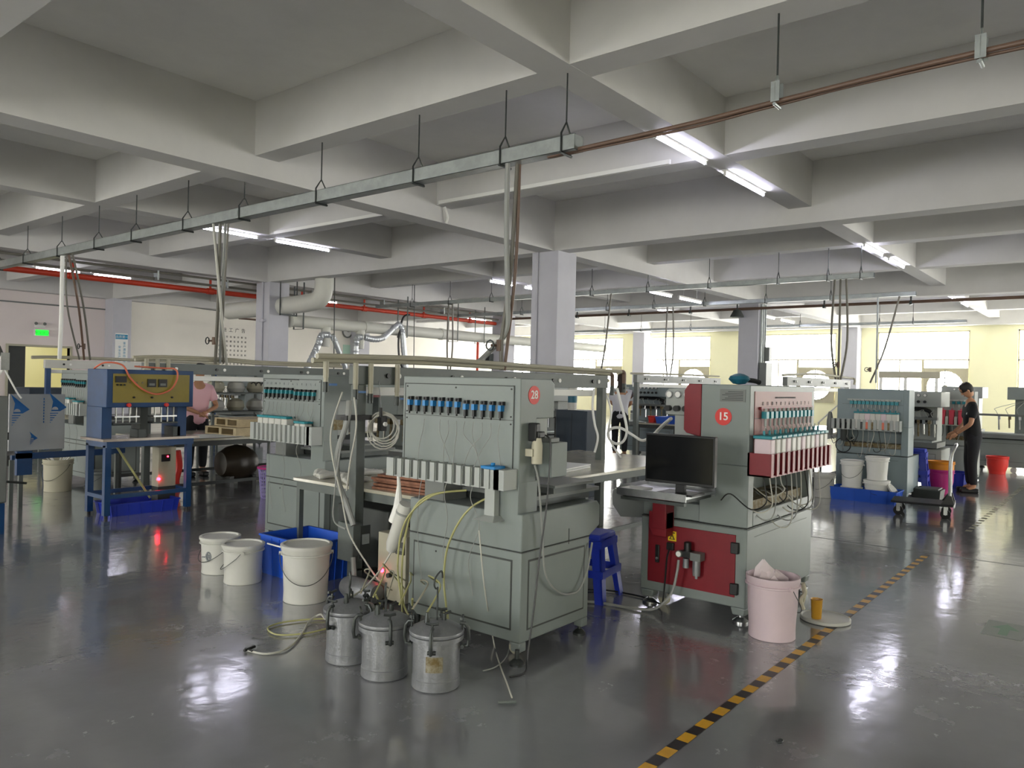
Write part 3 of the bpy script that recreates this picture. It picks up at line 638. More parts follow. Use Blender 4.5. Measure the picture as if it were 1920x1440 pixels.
obj('metal_rod', M().cyl((-.05, .2, 0), (.07, -.22, -.05), .006, 8), K['white'], None, label='thin white rod leaning from the cream bucket to the blue basket', cat='rod', loc=(3.34, 4.72, .275))
dish = thing('paint_tray', 'pale shallow dish with an orange edge on the floor behind the buckets', 'dish', (3.55, 5.95, 0))
obj('dish_body', M().lathe([(.1, 0), (.14, .05), (.145, .055), (.135, .05), (.1, .01), (.001, .01)], n=28), K['whiteplastic'], dish); obj('dish_edge', M().tube([(.145*math.cos(a*.3), .145*math.sin(a*.3), .055) for a in range(6, 15)], .005, 6), K['hoseorange'], dish)
# ---------------------------------------------------------------- work stations: bench + overhead gantry
def bench(x0, x1, y0, y1, z, label, mt='paintgrey', shelf=True, mid=True):
    t = thing('work_bench', label, 'bench', (x0, y0, 0)); L, W = x1-x0, y1-y0
    obj('bench_top', M().box(0, 0, z-.025, L, W, z), K['pvc'] if mt == 'x' else K['worktop'], t, bev=.003)
    obj('bench_frame', M().box(.02, .02, z-.09, L-.02, .06, z-.025).box(.02, W-.06, z-.09, L-.02, W-.02, z-.025).box(.02, .06, z-.09, .06, W-.06, z-.025).box(L-.06, .06, z-.09, L-.02, W-.06, z-.025), K[mt], t)
    for x in (.02, L/2-.02, L-.06) if mid else (.02, L-.06):
        for y in (.02, W-.06): obj('leg', M().box(x, y, 0, x+.04, y+.04, z-.09), K[mt], t)
    if shelf: obj('lower_rail', M().box(.06, .03, .12, L-.06, .05, .16).box(.06, W-.05, .12, L-.06, W-.03, .16), K[mt], t)
    return t
mk('worktop', 'b9b5a4', .16, var=.15, scale=5, spec=.6)
def gantry(x0, x1, y, label, z0=1.455, z1=1.59, mt='paintgrey', postmt=None, both=True, lampon=True):
    t = thing('overhead_gantry', label, 'gantry', (x0, y, 0)); L = x1-x0
    obj('cross_beam', M().box(0, -.04, z0, L, .04, z1), K[mt], t, bev=.004)
    for x in ((.02, L-.1) if both else (L-.1,)): obj('post', M().box(x, -.038, 0, x+.08, .038, z0), K[postmt or mt], t, bev=.004)
    obj('light_channel', M().mat(0).box(.12, .045, z0-.08, L-.12, .12, z0-.02).mat(1).box(.15, .05, z0-.085, L-.15, .115, z0-.08), [K['white'], K['cream']], t)
    for i in range(5):
        x = .3+i*(L-.6)/4
        obj('switch', M().mat(0).cyl((x, -.04, (z0+z1)/2), (x, -.055, (z0+z1)/2), .018, 12).mat(1).cyl((x+.11, -.04, (z0+z1)/2), (x+.11, -.05, (z0+z1)/2), .02, 12), [K['black'], K['white']], t)
    return t
def pvc_line(parent, pts, r=.02, mt='pvc', name='air_pipe'): return obj(name, M().tube(smooth(pts, 5), r, 10), K[mt], parent)
bench(3.7, 7.75, 3.72, 5.2, .7, 'long steel-framed work bench behind machine 28')
g1 = gantry(3.6, 7.0, 4.38, 'grey steel gantry over the nearest bench, post beside machine 28')
for dy, dz, e in ((0, .02, .0), (-.05, .05, .16)):
    pvc_line(g1, [(-.35, dy, 1.595+dz), (.1, dy, 1.605+dz), (.8, dy, 1.615+dz), (2, dy, 1.6+dz), (3.3, dy, 1.59+dz), (3.5+e, dy, 1.585+dz)])
    obj('pipe_elbow', M().tube(smooth([(3.48+e, dy, 1.585+dz), (3.54+e, dy, 1.58+dz), (3.55+e, dy, 1.52+dz), (3.55+e, dy, 1.46+dz)], 4), .022, 10), K['pvcbrown'], g1)
    obj('pipe_valve', M().cyl((3.55+e, dy, 1.46+dz), (3.55+e, dy, 1.36+dz), .024, 10).box(3.51+e, dy-.04, 1.4+dz, 3.59+e, dy-.02, 1.42+dz), K['darksteel'], g1)
for x, z in ((-.28, 1.5), (-.02, 1.45), (.12, 1.42), (.38, 1.4)):
    obj('drop_pipe', M().cyl((x, -.06, 1.61), (x, -.06, z), .02, 10).cyl((x, -.06, z), (x, -.06, z-.09), .017, 10), K['pvc'], g1)
    obj('tap', M().mat(0).cyl((x, -.06, z-.03), (x, -.06, z-.1), .021, 10).mat(1).box(x+.02, -.07, z-.056, x+.09, -.055, z-.04), [K['darksteel'], K['filmblue'] if x != .12 else K['red']], g1)
obj('clamp_band', M().box(-.1, -.07, 1.2, .13, .05, 1.235), K['black'], g1)
eb = obj('switch_box', M().box(-.06, -.12, .2, .02, .05, .47), K['paintgrey'], g1, bev=.004)
obj('cover_plate', M().mat(0).box(-.0, -.128, .22, .09, -.12, .45).mat(1).box(.015, -.136, .32, .075, -.128, .39), [K['paintdark'], K['galv']], eb)
obj('pipe_bracket', M().tube([(.02, -.05, .02), (.06, -.1, .02)], .01, 6).tube([(.05, -.04, .12), (.2, -.1, .12), (.21, -.1, .08)], .008, 6), K['darksteel'], g1)
hz = smooth([hit(655, 752, 0, 3.55), hit(651, 790, 0, 3.52), hit(633, 850, 0, 3.5), hit(634, 900, 0, 3.5), hit(650, 945, 0, 3.48), hit(663, 985, 0, 3.48)], 6)
obj('thick_grey_hose', M().tube(hz, .021, 10), K['hosegrey'], None, label='thick grey hose running down the gantry post into the switch box', cat='hose')
obj('thick_grey_hose', M().tube(smooth([hit(662, 1045, 0, 3.5), hit(665, 1090, 0, 3.48), hit(672, 1120, 0, 3.45), hit(690, 1145, 2, .03), hit(740, 1150, 2, .03)], 6), .017, 10), K['hosegrey'], None, label='grey hose coming out below the switch box down to the floor', cat='hose')
for i, (p, mt, lb) in enumerate((
    ([(642, 735), (622, 800), (622, 850), (640, 930), (655, 1000), (690, 1060), (715, 1095)], 'hose', 'thin white hose hanging left of the thick grey hose'),
    ([(664, 745), (668, 800), (656, 870), (650, 920)], 'hose', 'thin white hose hanging right of the thick grey hose'),
    ([(640, 830), (628, 920), (626, 975), (648, 992)], 'hosegrey', 'thin grey hose looping into the switch box'))):
    obj('thin_hose', M().tube(smooth([hit(x, y, 0, 3.46) for x, y in p], 6), .006, 6), K[mt], None, label=lb, cat='hose')
# white filter bag
fb = thing('filter_bag', 'white cloth-wrapped filter tube hanging slanted left of machine 28', 'filter', hit(762, 945, 0, 3.25))
dv = hit(733, 1032, 0, 3.25)-hit(762, 945, 0, 3.25)
obj('tube_body', M().tube([dv*k for k in (0, .12, .5, .85, 1.0)], [.044, .046, .045, .044, .03], 20), K['whiteplastic'], fb)
obj('band', M().tube([dv*.16, dv*.2], .048, 20), K['hosegrey'], fb)
obj('cloth', M().tube([hit(746, 880, 0, 3.23)-fb.location, hit(748, 910, 0, 3.23)-fb.location, dv*.1+Vector((0, .06, .0)), dv*.4+Vector((0, .055, 0))], [.008, .012, .03, .035], 10), K['white'], fb)
obj('nozzle', M().tube([dv*1.0, dv*1.08], .008, 8), K['steel'], fb)
obj('thin_hose', M().tube(smooth([hit(733, 1036, 0, 3.25), hit(712, 1070, 0, 3.2), hit(680, 1105, 0, 3.05), hit(640, 1130, 0, 2.8), Vector((2.69, 3.245, .34))], 7), .006, 8), K['hose'], None, label='white hose from the filter tube down to a pressure pot', cat='hose')
cbx = thing('control_box', 'beige control box with a glowing red lamp standing left of machine 28', 'control box', (3.5, 3.68, 0))
obj('box_body', M().box(0, .0, .03, .25, .27, .47), K['pvc'], cbx, bev=.004); obj('temperature_display', M().mat(0).box(-.01, .01, .35, 0, .09, .43).mat(1).box(-.012, .025, .375, -.01, .075, .395), [K['black'], K['machine_grey']], cbx)
obj('red_lamp', M().lathe([(.014, 0), (.014, .008), (.006, .016), (.0005, .018)], (-.018, .21, .22), 14, 0), K['led'], cbx); obj('lamp_rim', M().cyl((-.006, .21, .22), (0, .21, .22), .02, 14), K['red'], cbx)
obj('switch', M().cyl((-.03, .14, .2), (0, .14, .2), .016, 12), K['black'], cbx)
# stacks and stuff on the bench
def plank_stack(loc, sx, sy, n, th, label, mt='wood', rz=0, name='board', seed=1, group=None, cat='board'):
    random.seed(seed); labs = label
    proto = obj(name, M().box(-sx/2, -sy/2, 0, sx/2, sy/2, th*.8), K[mt], None, bev=.002)
    for i in range(n):
        o = proto if i == 0 else proto.copy()
        if i: C.objects.link(o)
        o.location = (loc[0]+random.uniform(-.02, .02), loc[1]+random.uniform(-.02, .02), loc[2]+i*th+.0005); o.rotation_euler = (0, 0, rz+random.uniform(-.05, .05))
        o['label'] = labs % ('bottom', 'second', 'third', 'fourth', 'fifth', 'sixth', 'top')[i if i < n-1 else 6]; o['category'] = cat; o['group'] = group or 'boards in a stack'
plank_stack((4.2, 4.05, .7), .85, .55, 5, .022, 'reddish brown board, %s of the stack under the shallow blue tray', 'wood', 0.05, group='reddish boards on the near bench')
tr = crate((4.28, 4.15, .815), .62, .4, .06, 'shallow blue tray with bottles on the reddish board stack', 'blueplastic', ribs=4, name='plastic_tray', cat='tray')
def bottle(loc, h, r, mt, label, neck=True, name='bottle', cat='bottle'):
    t = thing(name, label, cat, loc)
    obj('bottle_body', M().lathe([(r, 0), (r, h*.55), (r*.85, h*.64), (r*.35, h*.7), (r*.35, h*.74)], n=20), K[mt], t)
    if neck: obj('spout', M().lathe([(r*.42, h*.74), (r*.42, h*.8), (r*.15, h*.82), (r*.06, h)], n=12), K['whiteplastic'], t)
    return t
bottle((4.13, 4.13, .827), .19, .034, 'whiteplastic', 'white squeeze bottle with pointed spout in the shallow blue tray')
bottle((4.2, 4.02, .827), .16, .032, 'paintdark', 'dark round bottle beside the white squeeze bottle')
obj('cup', M().lathe([(.02, 0), (.03, .05), (.027, .05), (.018, .004), (.001, .004)], n=18), K['cream'], None, label='small pale cup beside the dark bottle in the tray', cat='cup', loc=(4.09, 3.99, .827))
random.seed(12)
for i, (x, y, l) in enumerate(((3.9, 5.0, 'large crumpled white cloth at the left end of the near bench'), (3.88, 4.65, 'rolled white cloth beside the gantry post on the bench'), (4.25, 4.95, 'flat white cloth behind the rolled cloths on the bench'))):
    m = M(); 
    for k in range(3):
        m.tube(smooth([(-.13+.02*k, -.04+.05*k, .015), (-.05, -.04+.06*k, .025+.012*k), (.05, -.03+.045*k, .02), (.13, -.045+.05*k, .016)], 4), [.012]+[.022]*11+[.01], 10)
    obj('cloth', m, K['whiteplastic'], None, label=l, cat='cloth', loc=(x, y, .7))
plank_stack((5.6, 4.3, .7), 1.1, .75, 2, .018, 'pale thin sheet, %s of two lying on the near bench right of machine 28', 'paper', .12, name='sheet', seed=5, group='pale sheets on the near bench', cat='sheet')
pu = thing('vacuum_pump', 'dark pump unit under the left end of the near bench', 'pump', (3.95, 4.35, 0))
obj('pump_housing', M().box(0, 0, .04, .55, .6, .5), K['paintdark'], pu, bev=.01); obj('motor', M().lathe([(.02, -.1), (.09, -.1), (.1, -.08), (.1, .12), (.08, .14)], (.0, .45, .16), 24, 0), K['black'], pu)
obj('grille', M().lathe([(.05, -.115), (.07, -.11), (.075, -.1)], (.0, .45, .16), 20, 0), K['steel'], pu); obj('foot', M().box(0, 0, 0, .06, .6, .04).box(.49, 0, 0, .55, .6, .04), K['black'], pu)
cy = thing('air_cylinder', 'grey lying cylinder on the floor behind the pressure pots', 'cylinder', (3.42, 4.02, .08))
obj('cylinder_body', M().lathe([(.02, -.17), (.06, -.16), (.075, -.12), (.075, .12), (.06, .16), (.02, .17)], n=24, ax=1), K['castalu'], cy)
obj('cradle', M().box(-.05, -.1, -.08, .05, -.07, -.04).box(-.05, .07, -.08, .05, .1, -.04), K['darksteel'], cy)
# coil of clear hose hanging with its regulator
co = thing('coiled_hose', 'coil of clear hose with a small regulator hanging under the gantry beam', 'hose', (3.8, 4.3, 1.24))
for k in range(5):
    r = .09+.006*k; obj('hose_loop', M().tube([(.02*math.sin(k)+.004*k+r*math.cos(a*.35)*.78, -.02-.004*k-r*math.cos(a*.35)*.62, -.08-.012*k+r*math.sin(a*.35)*1.1) for a in range(18)], .0055, 6, closed=True), K['hose'], co)
obj('regulator', M().mat(0).box(-.03, -.05, -.12, .02, -.01, -.02).cyl((-.02, -.03, -.02), (-.02, -.03, .05), .012, 10).mat(1).cyl((-.0, -.05, -.07), (-.0, -.065, -.07), .016, 12), [K['black'], K['white']], co)
obj('hanger', M().cyl((-.02, -.03, .05), (-.02, -.0, .24), .003, 6), K['steel'], co)
# blue plastic stools
def stool(loc, label, rz=0, mt='bluedeep'):
    t = thing('plastic_stool', label, 'stool', loc, rz); s, S, h = .13, .185, .46
    obj('seat', M().taper(-s-.01, -s-.01, s+.01, s+.01, h-.035, -s, -s, s, s, h), K[mt], t, bev=.01)
    for i, (a, b) in enumerate(((-1, -1), (1, -1), (1, 1), (-1, 1))):
        def P(u, v, z, o=0):
            f = s+(S-s)*(1-z/h); return (a*(f-u), b*(f-v), z)
        q = M()
        for (u0, v0, u1, v1) in ((0, 0, .075, .012), (0, 0, .012, .075)):
            q.hexa([P(u0, v0, 0), P(u1*.8, v0, 0), P(u1*.8, v1*.8 if v1 > .02 else v1, 0), P(u0, v1*.8 if v1 > .02 else v1, 0), P(u0, v0, h-.03), P(u1, v0, h-.03), P(u1, v1, h-.03), P(u0, v1, h-.03)])
        obj('leg', q, K[mt], t)
    f = s+(S-s)*.5; br = M()
    for z in (.17, h-.09): 
        f = s+(S-s)*(1-z/h)
        for k in (-1, 1): br.box(-f, k*f-.006, z, f, k*f+.006, z+.05).box(k*f-.006, -f, z, k*f+.006, f, z+.05)
    obj('side_band', br, K[mt], t)
    return t
stool((4.62, 2.98, 0), 'blue plastic stool between machine 28 and machine 15', .15)
# hoses on the floor
obj('floor_hose', M().tube(smooth([hit(462, 1219, 2, .008), hit(500, 1226, 2, .008), hit(540, 1215, 2, .01), hit(565, 1190, 2, .01), hit(580, 1165, 2, .015), hit(600, 1152, 2, .05), (2.62, 3.37, .2)], 7), .006, 8), K['hose'], None, label='white hose lying on the floor with a black end nozzle', cat='hose')
obj('hose_nozzle', M().tube([hit(458, 1220, 2, .012), hit(478, 1212, 2, .014)], .008, 8).tube([hit(460, 1216, 2, .012), hit(474, 1221, 2, .012)], .006, 8), K['black'], None, label='black T-shaped nozzle at the floor hose end', cat='nozzle')
obj('floor_hose', M().tube(smooth([hit(612, 1160, 2, .01), hit(570, 1162, 2, .01), hit(525, 1168, 2, .01), hit(502, 1178, 2, .01), hit(520, 1190, 2, .01), hit(570, 1188, 2, .01), hit(615, 1178, 2, .01)], 7), .005, 8), K['hoseyellow'], None, label='yellowish hose loop lying flat beside the pressure pots', cat='hose')
obj('floor_hose', M().tube(smooth([Vector((3.12, 2.72, .7)), Vector((3.15, 2.7, .4)), hit(925, 1200, 2, .03), hit(935, 1240, 2, .008), hit(950, 1280, 2, .008), hit(960, 1308, 2, .01)], 7), .004, 6), K['hose'], None, label='thin white hose trailing from machine 28 to a small T piece', cat='hose')
obj('hose_nozzle', M().tube([hit(934, 1317, 2, .01), hit(968, 1316, 2, .01)], .008, 8), K['paintgrey'], None, label='small grey T piece lying on the floor in front', cat='nozzle')
obj('floor_hose', M().tube(smooth([hit(960, 1195, 2, .01), hit(950, 1230, 2, .008), hit(930, 1250, 2, .008), hit(905, 1258, 2, .008)], 6), .0035, 6), K['hosegrey'], None, label='thin grey hose curling on the floor by the front foot of machine 28', cat='hose')
YH = [([(3.3, 3.05, .86), (3.2, 3.2, .82), (3.17, 3.3, .7), (3.17, 3.36, .45), (3.16, 3.34, .2), (3.0, 3.1, .18), (2.86, 2.95, .34)], 'yellow hose bowing from the work table to the middle pot'),
      ([(3.3, 2.98, .87), (3.19, 3.15, .83), (3.155, 3.33, .66), (3.15, 3.38, .4), (3.12, 3.3, .15), (2.98, 3.2, .1), (2.78, 3.15, .34)], 'yellow hose beside its twin at the left edge of machine 28'),
      ([(3.35, 2.7, .9), (3.2, 2.85, .8), (3.17, 2.98, .6), (3.17, 3.02, .4), (3.12, 2.95, .25), (3.0, 2.82, .22), (2.92, 2.78, .2)], 'yellow hose curving across the front of machine 28'),
      ([(2.93, 2.8, .2), (2.99, 2.72, .2), (2.95, 2.74, .19), (2.82, 2.68, .33)], 'yellow hose end folded onto the hooked pot')]
for p, l in YH: obj('yellow_hose', M().tube(smooth(p, 8), .006, 8), K['hoseyellow'], None, label=l, cat='hose')
random.seed(21)
for i, l in enumerate(('tangled tan hose above the pots, topmost strand', 'tangled tan hose crossing behind the middle pot', 'tangled tan hose nearest the red lamp', 'tan hose looping between the far pot and the bench post', 'tan hose drooping behind the hooked pot', 'tan hose ending at the far pot lid')):
    a = Vector((3.45, 3.75-.12*i, .12+.03*(i % 3))); b = Vector((2.72, 3.2-.1*i, .35))
    obj('tangled_hose', M().tube(smooth([a, a.lerp(b, .35)+Vector((random.uniform(-.05, .05), .12, .1+.04*(i % 2))), a.lerp(b, .7)+Vector((0, random.uniform(-.05, .05), .12)), b], 7), .0045, 6), K['hoseyellow' if i % 2 else 'pvc'], None, label=l, cat='hose')
obj('metal_ring', M().tube([hit(1462, 1389, 2, .004)+Vector((.02*math.cos(a*.63), .012*math.sin(a*.63), 0)) for a in range(10)], .003, 6, closed=True), K['darksteel'], None, label='tiny dark metal ring lying alone on the open floor', cat='ring')

def PP(l, x=None): return [hit(a, b, 0, x if x else 7.0) for a, b in l]
obj('cream_hose', M().tube(smooth(PP([(1157, 728), (1165, 760), (1173, 790), (1175, 812), (1168, 828), (1155, 832), (1143, 824), (1140, 812), (1148, 803), (1165, 803), (1185, 815), (1205, 826)])+[hit(1225, 815, 0, 6.4), hit(1240, 800, 0, 5.9), hit(1258, 785, 0, 5.4)], 6), .0145, 8), K['white'], None, label='long cream hose looping once between the gantry taps and machine 15', cat='hose')
obj('cream_hose', M().tube(smooth(PP([(1137, 740), (1146, 772), (1141, 808), (1147, 832), (1165, 858)]), 6), .011, 8), K['white'], None, label='short cream hose hanging down to the right end of the near bench', cat='hose')
obj('cream_hose', M().tube(smooth(PP([(1114, 728), (1111, 760), (1115, 795), (1121, 820), (1115, 848)], 6.7), 6), .012, 8), K['white'], None, label='white hose hanging inside the right post of the near gantry', cat='hose')
# ---------------------------------------------------------------- overhead trays, pipes, ducts (positions in the 1.3 m grid units)
def cable_tray(x, y0, y1, z, ys, label, hlabel, xm=None, w=.1, h=.1, top=LOW):
    X = x*Q; t = thing('cable_tray', label, 'cable tray', (X, y0*Q, z)); L = (y1-y0)*Q; w *= Q; h *= Q
    m = M().box(-w/2, 0, 0, w/2, L, .004).box(-w/2, 0, 0, -w/2+.004, L, h).box(w/2-.004, 0, 0, w/2, L, h).box(-w/2, 0, h-.004, -w/2+.02, L, h).box(w/2-.02, 0, h-.004, w/2, L, h)
    if h > .1: m.box(-w/2-.002, 0, 0, w/2+.002, .004, h*.95)
    obj('tray_body', m, K['galv'], t)
    n = int(L/2)
    obj('joint', M().box(-w/2-.004, L*.28, h*.2, -w/2, L*.28+.15, h*.8), K['galv'], t)
    for i, y in enumerate(ys):
        Y = (y-y0)*Q; ap = h+.11
        r = M().cyl((0, Y, ap), (0, Y, top-z+.01), .007, 6); hb = obj('hanger_rod', r, K['darksteel'], t)
        b = M().tube([(-w/2-.006, Y, h*.0), (-w/2-.006, Y, h+.02), (0, Y, ap+.02), (w/2+.006, Y, h+.02), (w/2+.006, Y, 0)], .009, 6).cyl((-w/2-.02, Y, -.012), (w/2+.02, Y, -.012), .012, 6)
        obj('hanger_bracket', b, K['darksteel'], t)
    return t
TZ = cz(2.985)
cable_tray(4.08, 2.79, 16.5, TZ, [2.89, 3.40, 4.25, 5.43, 6.6, 7.64, 8.77, 9.72, 10.8, 11.95, 13.07, 14.2, 15.3], 'long galvanised cable tray hanging across the upper left of the hall', '')
cable_tray(11.33, 2.81, 13.0, cz(3.045), [2.98, 3.42, 4.13, 5.22, 6.3, 7.4, 8.6, 9.7, 10.8, 11.9], 'galvanised cable tray ending beside the far lamp pair, crossing behind the big column', '', w=.09, h=.07)
cable_tray(13.93, 2.81, 13.0, cz(3.06), [4.15, 5.3, 6.5, 7.6, 8.7, 9.9, 11], 'galvanised cable tray with a bright end just below the one at the lamp pair', '', w=.09, h=.07)
cable_tray(19.1, 2.85, 13.6, cz(3.01), [3.9, 4.6, 6.4, 7.8, 9.3, 10.8, 12], 'thin far cable tray in front of the window wall', '', w=.08, h=.06)
# conduit carrying on from the near tray
cd = thing('conduit_pipe', 'thin brown conduit running from the tray end out to the upper right', 'pipe', (4.08*Q, 2.8*Q, TZ))
obj('pipe', M().tube(smooth([(.0, .3, .0), (0, 0, .012), (0, -1.0, .03), (0, -1.68, .06), (0, -2.9, .1), (0, -4.5, .1), (0, -8, .1)], 6), .017, 10).tube(smooth([(.025, .3, .0), (.025, 0, .0), (.03, -1.0, .01), (.03, -1.68, .045), (.03, -2.9, .08), (.03, -8, .09)], 6), .011, 8), K['pvcbrown'], cd)
for y in (-1.665, -2.89, -4.5):
    obj('hanger_rod', M().cyl((0, y, .24), (0, y, LOW-TZ), .007, 6), K['darksteel'], cd)
    obj('hanger_clip', M().tube([(-.035, y, .05), (-.035, y, .18), (0, y, .24), (.035, y, .18), (.035, y, .05)], .006, 6).box(-.04, y-.03, .05, -.034, y+.03, .19).box(.034, y-.03, .05, .04, y+.03, .19).cyl((-.05, y, .03), (.06, y, .03), .012, 8), K['galv'], cd)
# drop pipes from the tray to the gantries
def drop(label, pts_list, mts, rs, knob=None):
    t = thing('drop_pipe', label, 'pipe', pts_list[0][0])
    o = Vector(pts_list[0][0])
    for p, mt, r in zip(pts_list, mts, rs): obj('pipe', M().tube(smooth([Vector(q)-o for q in p], 6), r, 8), K[mt], t)
    if knob is not None:
        k = Vector(knob)-o; obj('gate_valve', M().mat(0).cyl(k-Vector((0, 0, .05)), k+Vector((0, 0, .05)), .028, 10).cyl(k, k+Vector((-.06, .05, 0)), .012, 8).mat(1).tube([k+Vector((-.065, .055, 0))+Vector((.0, .045*math.cos(a*.8), .045*math.sin(a*.8))) for a in range(8)], .008, 6, closed=True), [K['pvcbrown'], K['darksteel']], t)
X = 4.08*Q
drop('pale hose and brown pipes dropping from the near tray end to the near gantry',
     [[(X-.03, 4.36, TZ), (X-.03, 4.36, 2.9), (X-.02, 4.34, 2.3), (X+.0, 4.36, 1.95), (X-.08, 4.5, 1.75), (X-.25, 4.5, 1.64)],
      [(X+.03, 4.3, TZ), (X+.02, 4.34, 2.5), (X-.03, 4.38, 1.9), (X-.03, 4.38, 1.6)], [(X+.05, 4.29, TZ), (X+.05, 4.31, 2.5), (X+.0, 4.37, 1.6)]], ['hosegrey', 'conduit', 'pvcbrown'], [.024, .018, .015], (X-.04, 4.4, 1.82))
X2 = X
drop('steel pipe and grey hoses dropping to the second gantry, crossing the lit tube',
     [[(X, 9.12, TZ), (X+.1, 9.3, 2.5), (X+.24, 9.58, 1.65)], [(X+.03, 9.05, TZ), (X+.16, 9.32, 2.3), (X+.32, 9.6, 1.66)], [(X-.05, 9.2, TZ), (X+.12, 9.25, 2.3), (X+.42, 9.6, 1.64)], [(X+.04, 9.0, TZ), (X+.17, 9.3, 2.2), (X+.37, 9.6, 1.66)]],
     ['conduit', 'hosegrey', 'hose', 'conduit'], [.022, .018, .018, .014], (X+.17, 9.5, 1.95))
drop('white pipe and brown hoses dropping to the farthest left gantry',
     [[(X, 14.0, TZ), (X+.02, 14.05, 2.4), (X+.1, 14.3, 1.72)], [(X, 13.75, TZ), (X+.25, 13.95, 2.6), (X+.6, 14.55, 1.72)], [(X, 13.6, TZ), (X+.35, 14.0, 2.6), (X+.72, 14.6, 1.72)], [(X, 13.85, TZ), (X+.05, 13.9, 2.6), (X+.5, 14.5, 1.72)]], ['white', 'pvcbrown', 'conduit', 'conduit'], [.035, .02, .018, .015], (X+.56, 14.48, 1.95))
# drops further back
def vdrop(px, py0, py1, x, label, mt='conduit', n=2, spread=.08, top=3.4, knobz=None, lean=0, kz=.02):
    b = hit(px, 690, 0, x); pl = []
    for i in range(n): pl.append([(x, b.y+lean+spread*(i-.5*(n-1)), top), (x+.01, b.y+lean*.5+spread*(i-.5*(n-1))*1.4, 2.4), (x, b.y+spread*.4*(i-.5*(n-1)), 1.66)])
    drop(label, pl, [mt]*n, [kz]*n, (x-.02, b.y, knobz) if knobz else None)
vdrop(1572, 0, 0, 11.33*Q, 'three dark pipes with a tap dropping right of the third column', 'conduit', 3, .1, cz(3.05), 1.95)
vdrop(1125, 0, 0, 11.33*Q, 'single dark pipe dropping just right of the big column', 'conduit', 1, .1, cz(3.05), lean=-.25)
vdrop(1643, 0, 0, 13.93*Q, 'bright steel pipe dropping from the bright tray end at right', 'galv', 1, .1, cz(3.06))
vdrop(1632, 0, 0, 13.93*Q, 'slanting dark hose with a tap beside the bright steel pipe', 'conduit', 1, .1, cz(3.06), 1.95, lean=-.55)
vdrop(1254, 0, 0, 13.93*Q, 'pair of pipes dropping before the window between the columns', 'conduit', 2, .16, cz(3.06))
vdrop(842, 0, 0, 11.33*Q, 'pair of pipes dropping left of the big column in front of the cream wall', 'conduit', 2, .14, cz(3.05))
# brown conduit below the girder at the third column
bp = thing('conduit_pipe', 'dark brown conduit passing the third column below the far girder', 'pipe', (16.2*Q, 0, cz(3.2)))
obj('pipe', M().tube([(0, -3, 0), (0, 7.0*Q, 0), (0, 13.4*Q, 0)], .04, 10), K['pvcbrown'], bp)
for y in (1.5, 3.35, 4.95, 7.9, 9.5, 11): obj('pipe_clamp', M().box(-.06, y*Q-.03, -.07, .06, y*Q+.03, .02).box(-.02, y*Q-.02, 0, .02, y*Q+.02, GIR-cz(3.2)+(0 if y > 99 else .0)), K['darksteel'], bp)
for y in (1.5, 3.35, 4.95): pass
# red fire pipe and grey conduits on the left
rp = thing('fire_pipe', 'red fire pipe running level above the left wall', 'pipe', (0, 13.75*Q, cz(3.09)))
obj('pipe', M().tube([(2.5*Q, 0, 0), (16.25*Q, 0, 0)], .062, 12), K['firered'], rp)
for x in (5.37, 7.82, 9.9, 11.6, 13.5, 15.2): obj('branch', M().cyl((x*Q, 0, 0), (x*Q, 0, .3), .03, 10).cyl((x*Q-.08, 0, 0), (x*Q+.08, 0, 0), .078, 12), K['firered'], rp)
gp = thing('conduit_pipe', 'grey conduit running level above the red fire pipe', 'pipe', (0, 13.55*Q, cz(3.27)))
obj('pipe', M().tube([(2*Q, 0, .04), (16.25*Q, 0, .04)], .028, 8).tube([(2*Q, .12, -.1), (16.25*Q, .12, -.1)], .03, 8), K['conduit'], gp)
for x in (4.6, 6.7, 8.05, 10, 12, 14): obj('pipe_clamp', M().box(x*Q-.02, -.03, -.14, x*Q+.02, .15, .08), K['galv'], gp)
obj('conduit_pipe', M().tube([(13.5, 22, 3.3), (16, 22, 3.3), (BX1-.02, 22, 3.3)], .03, 8), K['pvcbrown'], None, label='thin brown conduit behind the flexible ducts', cat='pipe')
obj('fire_pipe', M().tube([(hit(897, 600, 1, 23).x, 23, 0), (hit(897, 600, 1, 23).x, 23, 3.3)], .06, 10), K['firered'], None, label='vertical red fire pipe in front of the cream wall left of the big column', cat='pipe')
# ventilation ducts
dY = 17.0
d2 = thing('ventilation_duct', 'long round pale ventilation duct in front of the left wall', 'duct', (0, dY, 0))
da, db = hit(545, 597, 1, dY), hit(1000, 641, 1, dY)
zz = (da.z+hit(910, 637, 1, dY).z)/2
obj('duct_pipe', M().cyl((da.x, 0, zz), (27, 0, zz), .16, 24).cyl((da.x-.03, 0, zz), (da.x, 0, zz), .18, 24), K['duct'], d2)
for x in (da.x+2.4, da.x+5.5): obj('duct_collar', M().cyl((x, 0, zz), (x+.1, 0, zz), .18, 24), K['duct'], d2)
for px in (560, 755, 850, 900):
    x = hit(px, 600, 1, dY).x; obj('duct_strap', M().box(x-.02, -.21, zz-.21, x+.02, -.2, 3.95).box(x-.02, -.21, zz-.21, x+.02, .21, zz-.2).box(x-.02, .2, zz-.21, x+.02, .21, 3.95), K['darksteel'], d2)
for px, wd in ((613, .0), (678, 0)):
    x = hit(px, 620, 1, dY-.1).x; obj('branch', M().cyl((x, -.05, zz-.1), (x, -.05, zz-.62), .13, 18, .11), K['duct'], d2)
e1 = thing('ventilation_duct', 'pale duct with an elbow rising into the ceiling left of the flexible hoses', 'duct', (0, 0, 0))
ex = 11.6; ep = hit(607, 565, 0, ex)
